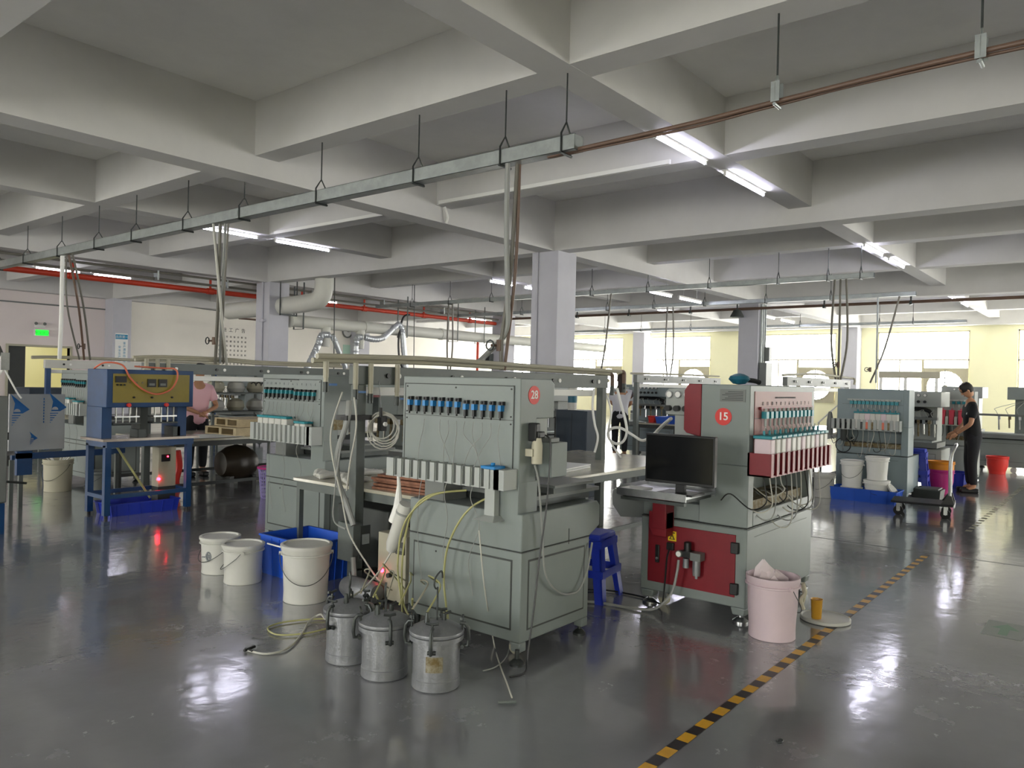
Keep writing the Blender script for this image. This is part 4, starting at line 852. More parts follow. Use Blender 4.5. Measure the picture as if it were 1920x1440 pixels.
obj('duct_pipe', M().tube(smooth([(ex, hit(430, 583, 0, 11.6).y, ep.z-.08), (ex, ep.y+2, ep.z-.05), (ex, ep.y+.5, ep.z), (ex, ep.y+.1, ep.z+.12), (ex, ep.y, ep.z+.45), (ex, ep.y, SLAB)], 6), .22, 24), K['duct'], e1)
obj('duct_strap', M().box(ex-.25, ep.y+1.4, ep.z-.3, ex+.25, ep.y+1.44, ep.z-.26).box(ex-.25, ep.y+1.4, ep.z-.3, ex-.24, ep.y+1.44, SLAB).box(ex+.24, ep.y+1.4, ep.z-.3, ex+.25, ep.y+1.44, SLAB), K['darksteel'], e1)
def flex(pts, r, label, y=dY-.1):
    P = smooth(pts, 10); rr = [r*(1+.09*math.sin(i*2.6)) for i in range(len(P))]
    obj('flexible_duct', M().tube(P, rr, 14), K['flex'], None, label=label, cat='duct')
H = lambda px, py: hit(px, py, 1, dY-.15)
flex([H(617, 628), H(603, 629), H(597, 645), H(588, 665), H(576, 690), H(572, 700)], .085, 'corrugated flexible duct slanting down left from the first branch')
flex([H(622, 628), H(628, 640), H(638, 665), H(648, 690)], .075, 'corrugated flexible duct slanting down right from the first branch')
flex([H(678, 632), H(670, 633), H(667, 645), H(666, 670), H(665, 698)], .085, 'corrugated flexible duct hanging straight from the second branch')
flex([H(683, 632), H(700, 636), H(718, 633), H(735, 618), H(748, 609), H(754, 622), H(757, 655), H(760, 692)], .085, 'corrugated flexible duct swinging up and over to the right')
obj('black_cable', M().tube(smooth([H(768, 590), H(756, 596), H(748, 630), H(748, 665), H(754, 690)], 8), .03, 8), K['black'], None, label='black cable hanging beside the swinging flexible duct', cat='cable')
for px, lb in ((626, 'thin steel rods hanging left of the clockwork duct branch'), (776, 'thin steel rods hanging left of the brown drop pipe')):
    a, b = hit(px, 560, 1, 15.5), hit(px, 690, 1, 15.5)
    obj('hanging_rod', M().cyl((a.x, 15.5, SLAB), (b.x, 15.5, 1.7), .012, 6), K['darksteel'], None, label=lb.replace('clockwork ', ''), cat='rod')
# small fixtures on walls
ck = hit(651, 622, 1, BY1-.05); clk = thing('wall_clock', 'round white wall clock on the cream wall above the flexible ducts', 'clock', (ck.x, BY1-.04, ck.z))
obj('clock_rim', M().tube([(.24*math.cos(a*.3), -.03, .24*math.sin(a*.3)) for a in range(21)], .03, 8, closed=True), K['machine_grey'], clk); obj('clock_face', M().cyl((0, -.02, 0), (0, .03, 0), .23, 32), K['white'], clk)
obj('clock_hand', M().box(-.008, -.03, 0, .008, -.024, .15), K['black'], clk); obj('clock_hand', M().box(0, -.03, -.008, .1, -.024, .008), K['black'], clk)
es = hit(78, 624, 1, BY1-.05); ex_ = thing('exit_sign', 'small glowing green exit sign on the left wall', 'sign', (es.x, BY1-.06, es.z))
obj('sign_box', M().box(-.2, -.03, -.1, .2, .06, .1), K['white'], ex_); lp = obj('lit_panel', M().box(-.18, -.034, -.085, .18, -.03, .085), K['exitgreen'], ex_)
text('安全出口', .1, (0, -.037, 0), FACE_MY, K['paintdark'], lp, 'lettering')
el = hit(75, 615, 1, BY1-.05); emr = thing('emergency_light', 'white two-headed emergency lamp above the green exit sign', 'emergency lamp', (el.x, BY1-.06, el.z+.06))
obj('lamp_box', M().box(-.13, -.03, -.05, .13, .06, .04), K['white'], emr); 
for s in (-1, 1): obj('lamp_head', M().lathe([(.03, -.05), (.05, 0), (.03, .03)], (s*.12, -.03, .07), 14, 1), K['machine_grey'], emr)
# printed slogans and notice
def hanzi(parent, s, size, x, y, z, mt, vertical=True, gap=1.15, rot=FACE_MY):
    for i, ch in enumerate(s):
        text(ch, size, (x if vertical else x+i*size*gap, y, z-i*size*gap if vertical else z), rot, K[mt], parent, 'character')
cy_ = 19.55*Q-.006
bn = hit(228, 632, 1, cy_); sb = thing('slogan_panel', 'white slogan panel with blue characters on the wall column', 'sign', (bn.x, cy_, bn.z))
obj('panel', M().box(-.2, -.004, -1.1, .2, .004, .12), K['white'], sb)
obj('blue_header', M().box(-.19, -.01, -.07, .19, -.004, .08), K['inkblue'], sb)
hanzi(sb, '品质第一', .1, -.14, -.012, .0, 'white', False, 1.0)
hanzi(sb, '客户满意持续改进', .09, .09, -.012, -.2, 'inkblue'); hanzi(sb, '安全生产全员', .09, -.06, -.012, -.33, 'inkblue')
nt_ = hit(440, 620, 1, BY1-.03); nb_ = thing('workshop_notice', 'workshop notice of black characters on the cream wall beside the left column', 'sign', (nt_.x, BY1-.045, nt_.z))
obj('notice_board', M().box(-.75, 0, -1.5, .75, .01, .12), K['wallcream'], nb_)
hanzi(nb_, '施工广告', .17, -.42, -.004, 0, 'ink', False, 1.5)
for r in range(8):
    rows = ('工作现场保持整洁', '不准吸烟违者罚款', '爱护机器设备用具', '安全操作注意防护', '节约用电用水用料', '按时上班不准迟到', '产品分类摆放整齐', '下班关好门窗电源')
    hanzi(nb_, rows[r], .08, -.62, -.004, -.25-.165*r, 'ink', False, 1.9)
gs = hit(653, 660, 1, BY1-.03); obj('wall_poster', M().box(-.28, 0, -.3, .28, .01, .3), mk('palegreen', 'bfe0cc', .7), None, label='small pale green poster on the wall between two flexible ducts', cat='poster', loc=(gs.x, BY1-.03, gs.z))
sp_ = hit(1386, 589, 0, 16.2*Q-.1); sk = thing('hanging_bell_fixture', 'dark bell-shaped fixture hanging at the top left of the third column', 'fixture', (16.2*Q-.25, sp_.y, sp_.z))
obj('bell', M().lathe([(.05, .12), (.1, .1), (.18, -.05), (.19, -.1), (.001, -.1)], n=20), K['paintdark'], sk); obj('bracket', M().tube([(0, 0, .1), (0, 0, .4), (.27, 0, .4)], .02, 8), K['darksteel'], sk)
pb = hit(1420, 700, 0, 16.3*Q); pp = thing('electrical_conduit', 'steel conduits and grey breaker box on the right side of the third column', 'conduit', (16.3*Q+.2, 6.35*Q-.05, 0))
obj('pipe', M().cyl((-.1, 0, 1.3), (-.1, 0, 3.85), .035, 10).cyl((.05, 0, 1.3), (.05, 0, 3.85), .03, 10).cyl((.2, 0, 1.9), (.2, 0, 3.85), .025, 10), K['galv'], pp)
obj('breaker_box', M().box(-.2, -.2, 1.3, .25, 0, 2.2).box(.1, -.16, 2.25, .3, 0, 2.65), K['machine_grey'], pp, bev=.006)
for px, y0, lb in ((923, 0, 'small grey electric box with dark window on the distant column'),):
    b = hit(916, 676, 0, 16.3*Q-.1); o = thing('electric_box', lb, 'electric box', (16.3*Q-.08, b.y, b.z)); obj('box_body', M().box(-.08, -.14, -.25, .08, .14, .25), K['paintgrey'], o); obj('window', M().box(-.085, -.07, .0, -.08, .07, .15), K['ink'], o)
obj('column_conduit', M().cyl((8.63*Q-.02, (6.2+.34)*Q, 0), (8.63*Q-.02, (6.2+.34)*Q, GIR), .02, 8), K['colpaint'], None, label='white conduit up the left face of the big near column', cat='pipe')
obj('column_conduit', M().cyl((8.63*Q-.03, (13.02+.2)*Q, .5), (8.63*Q-.03, (13.02+.2)*Q, GIR), .03, 8).cyl((8.63*Q-.04, (13.02+.25)*Q, 2.9), (8.63*Q-.04, (13.02+.1)*Q, 2.9), .04, 8), K['colpaint'], None, label='white pipe up the left face of the second column', cat='pipe')
# white trunking along the beams and small wall items
obj('cable_trunking', M().box(6.3*Q-.03, 3.3*Q, LOW-.0, 6.3*Q+.0, 6.2*Q, LOW+.05), K['white'], None, label='white cable trunking along the beam left of the bright lamps', cat='trunking')
obj('cable_trunking', M().box(6.3*Q-.03, 6.7*Q, LOW-.02, 6.3*Q, 9.4*Q, LOW+.03), K['white'], None, label='white cable trunking along the beam right of the left lamp pair', cat='trunking')
obj('drain_pipe', M().tube(smooth([(6.42*Q, 6.24*Q, LOW), (6.45*Q, 6.22*Q, 3.95), (6.45*Q, 6.24*Q, GIR)], 4), .022, 8), K['white'], None, label='short white pipe down the side of the big girder', cat='pipe')
# ---------------------------------------------------------------- left side: press, benches, machines
bs = thing('heat_press', 'blue steel press with yellow control panel and open legs', 'press', (3.53, 8.15, 0)); L, D = .93, .46
bm = K['blueframe']
obj('press_head', M().box(0, 0, 1.14, L, D, 1.535), bm, bs, bev=.006)
yp = obj('control_panel', M().box(.06, -.006, 1.19, L-.05, 0, 1.49), K['yellowpanel'], bs)
obj('switch_bank', M().box(.08, -.02, 1.4, .19, -.006, 1.465), K['black'], yp)
for k in range(3): obj('toggle', M().cyl((.1+.035*k, -.025, 1.375), (.1+.035*k, -.006, 1.375), .009, 8), K['black'], yp)
for k in range(2):
    mm_ = M().mat(0).box(.41+.12*k, -.02, 1.355, .5+.12*k, -.006, 1.44).mat(1).box(.425+.12*k, -.022, 1.37, .485+.12*k, -.02, 1.395)
    obj('temperature_display', mm_, [K['black'], K['machine_grey']], yp)
for x in (.27, .46, .68): obj('knob', M().cyl((x, -.025, 1.245), (x, -.006, 1.245), .01, 10), K['black'], yp)
for x in (.23, .3, .36): obj('indicator', M().cyl((x, -.012, 1.4), (x, -.006, 1.4), .01, 10), K['grime'], yp)
for x in (.22, .62): obj('red_button', M().cyl((x, -.03, 1.165), (x, 0, 1.165), .02, 14), K['redplastic'], bs)
for x in (0, L-.12): obj('side_column', M().box(x, .1, .8, x+.1, D, 1.14), bm, bs)
obj('middle_post', M().box(.42, .15, .82, .5, D-.1, 1.14), K['paintdark'], bs)
for x0 in (.11, .52):
    obj('press_plate', M().mat(0).box(x0, .08, .96, x0+.28, D-.06, .975).mat(1).box(x0+.02, .1, 1.03, x0+.28, D-.1, 1.045), [K['darksteel'], K['steel']], bs)
    for k in range(4): obj('guide_pin', M().cyl((x0+.04+.07*k, .12, .975), (x0+.04+.07*k, .12, 1.14), .009, 8), K['steel'], bs)
obj('press_bed', M().box(.38, .1, .82, .46, .3, .9).box(.76, .1, .82, .84, .3, .92), K['darksteel'], bs)
obj('table_top', M().box(-.05, -.06, .795, L+.05, D+.02, .82), mk('tabletop', 'a59a90', .25, .2, var=.2), bs)
obj('table_frame', M().box(0, -.03, .73, L, D, .795), bm, bs)
for x in (0, L-.06):
    for y in (0, D-.06): obj('leg', M().box(x, y, .03, x+.06, y+.06, .75), bm, bs); obj('leg_foot', M().cyl((x+.03, y+.03, 0), (x+.03, y+.03, .03), .018, 10), K['black'], bs)
obj('lower_rail', M().box(.06, 0, .2, L-.06, .04, .24).box(.06, D-.04, .2, L-.06, D, .24).box(0, .06, .2, .04, D-.06, .24).box(L-.04, .06, .2, L, D-.06, .24), bm, bs)
obj('air_hose', M().tube(smooth([(.0, .3, 1.54), (.02, .1, 1.6), (.15, .0, 1.58), (.22, -.03, 1.45), (.35, -.04, 1.33), (.5, -.04, 1.28), (.65, -.04, 1.33), (.72, -.04, 1.45), (.71, -.02, 1.55), (.6, .05, 1.56), (.3, .05, 1.57)], 6), .009, 8), K['hoseorange'], bs, label='orange hose drooping over the yellow panel')
cb2 = thing('control_box', 'beige control box with red lamps under the blue press', 'control box', (4.22, 8.42, 0))
obj('box_body', M().box(0, 0, .24, .2, .15, .68), K['pvc'], cb2, bev=.004); obj('display', M().box(.03, -.006, .52, .13, 0, .6), K['black'], cb2)
obj('red_lamp', M().cyl((.0, -.02, .33), (.0, 0, .33), .018, 12), K['led'], cb2); obj('display_lamp', M().cyl((.1, -.012, .575), (.1, -.006, .575), .009, 8), K['led'], cb2)
obj('box_stand', M().box(.0, .0, .0, .2, .15, .24), K['paintdark'], cb2)
crate((4.0, 8.42, 0), .7, .36, .13, 'violet blue tray on the floor under the blue press', 'bluedeep', name='plastic_tray', cat='tray')
obj('yellow_pole', M().cyl((3.8, 8.5, .7), (4.1, 8.35, .14), .012, 8), K['hoseyellow'], None, label='yellow plastic pole leaning under the blue press', cat='pole')
vm3 = valve_machine((4.4, 10.62, 0), 'pale bottle-rack machine half hidden behind the blue press', None, lids=True, vm='teal')
vb = bucket((3.98, 10.5, 0), 'open cream bucket filled with white sticks left of the blue press', .15, .165, .4, 'beige', lid=False, rz=.5)
random.seed(9)
for i in range(9):
    a = random.uniform(0, 6.28)
    stn = ('first', 'second', 'third', 'fourth', 'fifth', 'sixth', 'seventh', 'eighth', 'ninth'); o = obj('stick', M().cyl((-.1*math.cos(a), -.1*math.sin(a), .18), (.14*math.cos(a), .14*math.sin(a), .43+.03*(i % 3)), .008, 6), K['white'], None, label='thin white stick standing in the open cream bucket', cat='stick', group='sticks in the cream bucket', loc=(3.98, 10.5, 0))
bucket((4.4, 10.35, 0), 'pale bucket half hidden by the left leg of the blue press', .13, .14, .22, 'machine_grey')
fp = thing('film_wrapped_board', 'grey film-covered board printed with blue fish-like arrows at the left edge', 'board', (3.1, 9.5, .62))
obj('board_face', M().box(0, 0, 0, .56, .03, .62), K['filmgrey'], fp)
def dart(x, z, s, flip=1):
    m = M(); y = -.002
    m.add([(x, y, z+.2*s), (x+.22*s, y, z), (x+.14*s, y, z-.05*s), (x+.03*s, y, z-.05*s), (x+.05*s, y, z+.08*s)], [(0, 1, 2, 3, 4)])
    for k in range(5): m.add([(x+.02*s-.0*k, y, z-.07*s-.03*s*k), (x+(.12-.022*k)*s, y, z-.07*s-.03*s*k), (x+(.11-.022*k)*s, y, z-.082*s-.03*s*k), (x+.015*s, y, z-.082*s-.03*s*k)], [(0, 1, 2, 3)])
    obj('printed_arrow', m, K['filmblue'], fp); obj('arrow_eye', M().add([(x+.075*s+.04*s*math.cos(a*.314), y-.002, z-.03*s+.04*s*math.sin(a*.314)) for a in range(11)], [tuple(range(11))]), K['filmgrey'], fp)
dart(.01, .45, .85); dart(.39, .47, .85); dart(.2, .13, .38)
scr = M()
for k in range(9): scr.box(.335, -.003, .3+.032*k, .345, -.001, .32+.032*k)
obj('printed_line', scr, K['filmblue'], fp)
bfr = thing('blue_trestle', 'low blue steel trestle carrying the film-covered board', 'trestle', (3.1, 9.4, 0))
obj('beam', M().box(.05, 0, .54, 1.2, .05, .6).box(.1, .3, .5, 1.2, .35, .55), bm, bfr); obj('upright', M().box(.05, 0, .36, .2, .06, .62), bm, bfr)
for x in (.08, 1.1): obj('leg', M().box(x, .02, 0, x+.04, .06, .54).box(x, .3, 0, x+.04, .34, .5), K['paintgrey'], bfr)
lm = thing('edge_machine', 'grey machine cut off by the left picture edge', 'machine', (1.9, 8.05, 0))
obj('machine_body', M().box(0, 0, .28, .72, .5, 1.26), K['machine_grey'], lm, bev=.01); obj('machine_base', M().box(0, -.02, .0, .7, .5, .28), bm, lm)
obj('mechanism', M().cyl((.74, .2, .5), (.74, .2, 1.0), .02, 8).box(.72, .15, .6, .78, .28, .7).box(.72, .1, .85, .76, .3, .92).cyl((.72, .2, .46), (.95, .2, .42), .012, 8), K['darksteel'], lm)
crate((2.35, 8.25, 1.262), .36, .3, .09, 'small violet blue tray on top of the machine at the left edge', 'bluedeep', ribs=3, name='plastic_tray', cat='tray')
obj('black_hose', M().tube(smooth([(2.3, 8.1, 1.9), (2.5, 8.1, 1.78), (2.58, 8.1, 1.62)], 5), .018, 8), K['black'], lm).location = Vector((-1.9, -8.05, 0))
obj('hose_clamp', M().box(.66, .03, 1.5, .73, .08, 1.66), K['steel'], lm); obj('white_tube', M().tube(smooth([(.68, .05, 1.5), (.6, .05, 1.35), (.62, .05, 1.26)], 5), .01, 8).tube(smooth([(.7, .05, 1.5), (.8, .05, 1.3), (.84, .05, 1.24)], 5), .008, 8), K['white'], lm)
g2 = gantry(4.6, 7.9, 9.63, 'grey steel gantry behind the blue press', 1.5, 1.635)
for dy, dz in ((0, .03), (.05, .06)): pvc_line(g2, [(-.1, dy, 1.635+dz), (.3, dy, 1.66+dz), (1.2, dy, 1.66+dz), (1.7, dy, 1.64+dz), (3.1, dy, 1.645+dz)])
for x in (.02, .16, .3): obj('drop_pipe', M().cyl((x, -.05, 1.68), (x, -.05, 1.5), .026, 10).box(x-.04, -.08, 1.5, x+.04, -.02, 1.56), K['pvc'], g2)
obj('spiral_cable', M().tube([(1.6+k*.012, .1+.022*math.cos(k*.9), 1.385+.022*math.sin(k*.9)) for k in range(80)], .009, 6), K['black'], g2)
bench(4.65, 8.4, 9.0, 10.45, .7, 'long bench of wooden frames behind the blue press', 'paintdark')
g3 = gantry(5.35, 8.6, 14.8, 'pale steel gantry farthest left, with blue posts', 1.55, 1.7, 'whiteplastic', 'blueframe')
pvc_line(g3, [(-.2, 0, 1.73), (.5, 0, 1.75), (3.3, 0, 1.74)], .03)
bench(5.1, 8.4, 14.3, 15.4, .7, 'distant bench under the farthest left gantry')
# wooden frames / pallets on the second bench
def pallet(loc, sx, sy, label, rz=0):
    t = thing('wooden_frame', label, 'wooden frame', loc, rz)
    obj('slat', M().box(-sx/2, -sy/2, .09, sx/2, sy/2, .105), K['woodpale'], t)
    for y in (-sy/2+.03, 0, sy/2-.03): obj('runner', M().box(-sx/2, y-.03, .015, sx/2, y+.03, .09), K['woodpale'], t)
    obj('bottom_board', M().box(-sx/2, -sy/2, 0, sx/2, sy/2, .015), K['woodpale'], t)
    return t
pallet((6.2, 9.55, .7), 1.2, .7, 'low wooden frame on the bench behind the blue press', .05); pallet((6.3, 9.6, .806), 1.1, .65, 'wooden frame resting on top of another on that bench', -.04)
obj('paper_sheet', M().add([(-.4, -.3, .004), (.4, -.28, .004), (.35, .3, .006), (-.42, .28, .01)], [(0, 1, 2, 3)]), K['paper'], None, label='curling pale sheet at the left end of the bench of frames', cat='paper', loc=(5.3, 9.35, .7))
crate((7.0, 9.6, .93), .5, .4, .04, 'blue tray on the wooden frames behind the bottle-rack machine', 'blueplastic', ribs=3, name='plastic_tray', cat='tray', flare=1.02).location.z = .912
bt = thing('storage_drum', 'dark brown round drum under the bench of wooden frames', 'drum', (5.9, 9.6, .3)); obj('drum_body', M().lathe([(.02, -.26), (.16, -.24), (.23, -.12), (.25, 0), (.23, .12), (.16, .24), (.02, .26)], n=24, ax=0), mk('drum', '2e2519', .4, var=.3), bt); obj('drum_stand', M().box(-.2, -.18, -.3, -.14, .18, -.16).box(.14, -.18, -.3, .2, .18, -.16), K['black'], bt)
obj('red_cloth', M().tube(smooth([(0, 0, .5), (.03, 0, .3), (.0, .02, .1), (.04, .02, 0)], 4), [.05]*13, 8), K['redplastic'], None, label='red and orange rags piled under the bench of wooden frames', cat='rag', loc=(5.1, 9.7, 0))
pbk = thing('laundry_basket', 'violet lattice basket with red rim beside the bottle-rack machine', 'basket', (5.6, 8.3, 0))
lb_ = M()
for k in range(28):
    a = 2*math.pi*k/28; lb_.tube([(.13*math.cos(a), .13*math.sin(a), 0), (.165*math.cos(a), .165*math.sin(a), .36)], .006, 4)
for k in range(9):
    r = .13+.035*k/8; lb_.tube([(r*math.cos(a*.3), r*math.sin(a*.3), .36*k/8+.004) for a in range(21)], .006, 4, closed=True)
lb_.cyl((0, 0, 0), (0, 0, .01), .13, 24); obj('lattice', lb_, K['purple'], pbk); obj('rim', M().tube([(.172*math.cos(a*.3), .172*math.sin(a*.3), .37) for a in range(21)], .014, 8, closed=True), K['magenta'], pbk)
# ---------------------------------------------------------------- generic operator-side machine for the distance
def head_machine(loc, label, rz=0, wide=.9, deep=.7, gauges=4, num=None, body='machine', loop=True, group=None, items=True, ht=1.5, hy=None):
    """machine whose gauge head looks towards local -x"""
    t = thing('printing_machine', label, 'machine', loc, rz, group); mm = K[body]
    obj('base_cabinet', M().box(0, 0, .1, deep, wide, .62), mm, t, bev=.008); obj('panel_seam', M().box(-.002, .08, .2, 0, .085, .55).box(-.002, wide-.085, .2, 0, wide-.08, .55).box(-.002, .08, .2, 0, wide-.08, .205).box(-.002, .08, .545, 0, wide-.08, .55), K['paintdark'], t)
    obj('work_bed', M().box(-.08, .05, .64, deep-.1, wide-.05, .72), K['machine_grey'], t, bev=.004)
    hy = hy or wide
    obj('machine_column', M().box(.3, .12, .62, deep, hy-.12, ht-.2), mm, t, bev=.008)
    obj('machine_head', M().prism([(.02, ht-.24), (hy-.02, ht-.24), (hy-.02, ht), (.02, ht)], 0, .0, deep), mm, t, bev=.01)
    for i in range(gauges):
        y = wide/2+(gauges-1)*.045-i*.09
        obj('gauge', M().mat(0).cyl((-.02, y, ht-.06), (0, y, ht-.06), .026, 16).mat(1).cyl((-.022, y, ht-.06), (-.02, y, ht-.06), .02, 16), [K['machine_grey'], K['white']], t)
        obj('knob', M().cyl((-.03, y, ht-.16), (0, y, ht-.16), .022, 12), K['black'], t)
    if loop: obj('cable_chain', M().tube(smooth([(.1, wide*.78, ht-.28), (.1, wide*.35, ht-.28), (.1, wide*.22, ht-.36), (.1, wide*.35, ht-.46), (.1, wide*.6, ht-.46)], 5), .03, 8), K['black'], t)
    if items:
        random.seed(int(loc[0]*7+loc[1]*13))
        for k in range(7):
            y = wide*(.15+.1*k); obj('nozzle', M().mat(k % 2).cyl((.08, y, .8+.02*(k % 3)), (.1, y+.01, 1.05), .014, 8).box(.05, y-.02, 1.0, .13, y+.02, 1.06), [K['steel'], K['grime']], t)
            obj('air_tube', M().tube(smooth([(.1, y, 1.05), (.02+.05*random.random(), y+.05, 1.16), (.08, y+.12*random.uniform(-1, 1), 1.22), (.2, wide/2, ht-.25)], 4), .005, 5), K['clearhose'], t)
        obj('nozzle_bar', M().box(.04, .08, 1.06, .16, wide-.08, 1.1), K['machine_grey'], t)
        obj('fixture_plate', M().box(-.06, .12, .72, .3, wide-.15, .745), K['galv'], t)
    for y in (.06, wide-.06): foot(t, .06, y, .1, .05, 'darksteel'); foot(t, deep-.06, y, .1, .05, 'darksteel')
    if num: disc_sign(t, num, (-.002, wide*.35, ht-.1), FACE_MX, .055)
    return t
nm_ = head_machine((5.75, 5.95, 0), 'pale machine seen through the near gantry left of machine 28', wide=1.05, gauges=0, loop=False, body='machine', ht=1.45)
obj('side_box', M().box(-.12, .55, 1.08, .0, .95, 1.3).box(-.15, .12, 1.12, 0, .42, 1.36), K['machine'], nm_, bev=.006)
hb = crate((5.85, 5.6, .0), .34, .3, .5, 'tall blue crate with white marks seen left of machine 28', 'bluedeep', ribs=4)
hb.location.z = .0
fm = bin_machine((11.5, 3.3, 0), 'bluish grey machine with white rack above two rows of white buckets', -math.pi/2, None, .93, 'machine_blue', 'cream', 'machine_blue', 12, pipes=True, wide=.7, bottles=range(4, 12))
obj('side_filter', M().lathe([(.035, .78), (.045, .8), (.045, 1.02), (.03, 1.04)], (.12, -.08, 0), 14).cyl((.12, -.08, 1.02), (.12, -.08, 1.08), .015, 8), K['paintdark'], fm)
obj('air_filter', M().lathe([(.04, .85), (.045, .87), (.045, 1.05), (.03, 1.15), (.02, 1.18)], (-.09, -.02, 0), 14), K['machine_grey'], fm)
obj('hose_ring', M().tube([(.12+.1*math.cos(a*.3), -.1, .72+.1*math.sin(a*.3)) for a in range(21)], .007, 6, closed=True), K['black'], fm)
random.seed(5)
for i in (5, 6, 7, 9, 10): obj('slot_insert', M().box(-.012+(i+.5)*.0692-.014, -.16, .965, -.012+(i+.5)*.0692+.014, -.157, 1.06), K[('hoseorange', 'grime', 'paintdark')[i % 3]], fm)
head_machine((13.2, 2.26, 0), 'pale gauge-head machine just behind the bluish rack machine', wide=.75, gauges=4, body='cream')
pm = bin_machine((14.7, 2.55, 0), 'pale machine with pink bottles left of the person in black', -math.pi/2, None, .5, 'cream', 'whiteplastic', 'cream', 3, pipes=True, wide=.7, bottles=range(3))
for o in pm.children:
    if o.name.startswith('bottle') and 'rack' not in o.name:
        o.data = o.data.copy(); o.data.materials[0] = mk('pinkbottle', 'e0455c', .4)
head_machine((18.7, 2.45, 0), 'gauge-head machine behind the person in black', wide=.8, gauges=4, body='cream', deep=.8, ht=1.62)
rm = head_machine((17.3, .75, 0), 'large grey machine at the right picture edge with a red disc', wide=1.68, gauges=0, body='machine', deep=.9, loop=False, hy=1.15, ht=1.62)
disc_sign(rm, '2', (-.002, .72, 1.5), FACE_MX, .07)
obj('applicator', M().box(-.25, .2, 1.1, .0, .45, 1.3).cyl((-.15, .3, .8), (-.15, .3, 1.1), .03, 10), K['darksteel'], rm)
for y in (.2, .6, 1.0): obj('skid_wheel', M().cyl((-.05, y, .05), (.1, y, .05), .05, 14), K['whiteplastic'], rm)
# red bucket, baskets, bins
bucket((16.85, 1.96, 0), 'bright red bucket in front of the large grey machine', .13, .18, .33, 'redplastic', lid=False, handle=False)
crate((13.95, 2.24, 0), .42, .4, .24, 'deep blue rectangular bin right of the pink and orange bins', 'bluedeep', name='plastic_bin', cat='bin')
bucket((12.85, 2.2, 0), 'magenta bin under the orange one beside the blue stool stack', .13, .17, .36, 'magenta', lid=False, handle=False)
bucket((12.85, 2.2, .22), 'orange bin nested in the magenta bin', .155, .175, .26, 'orange', lid=False, handle=False)
st = stool((12.35, 2.46, 0), 'lower blue stool of the nested pair beside the bluish rack machine', .1); st.scale = (1.1, 1.1, 1.25); dup(st, (12.35, 2.46, .1), .1, 'upper blue stool of the nested pair beside the bluish rack machine')
lb2 = thing('storage_box', 'dark low box with a pale cloth on the floor behind the trolley', 'box', (11.9, 2.05, 0)); lb2.scale = (.8, .8, .9); obj('box_body', M().taper(0, 0, .4, .42, 0, -.02, -.02, .42, .44, .16), K['paintdark'], lb2, bev=.01); obj('cloth', M().box(.02, .02, .16, .38, .38, .18), K['machine_grey'], lb2)
cr = crate((11.22, 2.82, 0), .36, .8, .17, 'bright blue long basket holding white buckets below the bluish machine', 'blueplastic', ribs=4)
bucket((11.2, 3.0, .012), 'white lidded tub under the left bucket in the long blue basket', .12, .13, .15, 'white', rz=.3, handle=False)
bucket((11.2, 3.0, .175), 'white lidded bucket in the left half of the long blue basket', .12, .14, .35, 'white', rz=0)
bucket((11.2, 2.68, .012), 'wide white lidded tub in the right half of the long blue basket', .14, .155, .27, 'white', rz=.3)
bucket((11.2, 2.68, .296), 'white lidded bucket standing on the wide tub', .12, .14, .3, 'white', rz=.3, handle=False)
obj('round_lid', M().lathe([(.001, 0), (.13, .0), (.135, .02), (.001, .02)], n=24), K['whiteplastic'], None, label='round white lid leaning at the right end of the long blue basket', cat='lid', loc=(11.2, 2.47, .15)).rotation_euler = (.9, 0, 0)
bucket((11.1, 3.34, 0), 'white lidded bucket on the floor left of the long blue basket', .12, .14, .32, 'whiteplastic', rz=-.4)
# platform trolley
tl = thing('platform_trolley', 'black flat platform trolley with a tall chrome handle', 'trolley', (10.45, 1.98, 0), math.radians(-82))
obj('platform', M().box(-.33, -.24, .15, .33, .24, .175), K['black'], tl, bev=.01); obj('bumper', M().box(.33, -.24, .145, .345, .24, .18), K['steel'], tl)
for x in (-.25, .25):
    for y in (-.17, .17):
        w_ = obj('wheel', M().cyl((x, y-.015, .055), (x, y+.015, .055), .055, 20), K['rubber'], tl); obj('fork', M().mat(0).box(x-.02, y-.022, .05, x+.02, y-.017, .15).box(x-.02, y+.017, .05, x+.02, y+.022, .15).cyl((x, y-.03, .055), (x, y+.03, .055), .01, 8), K['steel'], tl)
obj('handle', M().tube(smooth([(.29, -.19, .175), (.29, -.19, .35), (.29, -.185, .7), (.33, -.17, .85), (.34, -.1, .87), (.34, .1, .87), (.33, .17, .85), (.29, .185, .7), (.29, .19, .35), (.29, .19, .175)], 5), .019, 10), K['steel'], tl)
for yy in (-.21, .17): obj('hinge_bracket', M().prism([(.2, .175), (.34, .175), (.31, .28), (.27, .28)], 1, yy, yy+.04), K['black'], tl)
# middle distance: between machine 28 and machine 15
dc = thing('dark_cabinet', 'dark blue-grey cabinet behind machine 28 with a labelled white can on top', 'cabinet', (8.5, 5.58, 0)); obj('cabinet_body', M().box(0, 0, 0, .36, .5, 1.14), mk('navy', '2f3b48', .5, var=.1), dc, bev=.006); obj('door_seam', M().box(-.002, .24, .05, 0, .246, 1.1), K['black'], dc)
wc = thing('white_can', 'white can with a dark blue band on the dark cabinet', 'can', (8.62, 5.9, 1.14)); obj('can_body', M().lathe([(.06, 0), (.06, .3), (.045, .32), (.045, .37)], n=20), K['whiteplastic'], wc); obj('label_band', M().lathe([(.061, .1), (.061, .2)], n=20, cap=False), K['tealdark'], wc)
br_ = thing('wire_rack', 'black wire rack between machine 28 and the dark cabinet', 'rack', (8.1, 6.02, 0))
for x in (0, .3):
    for y in (0, .28): obj('post', M().cyl((x, y, 0), (x, y, 1.05), .01, 8), K['black'], br_)
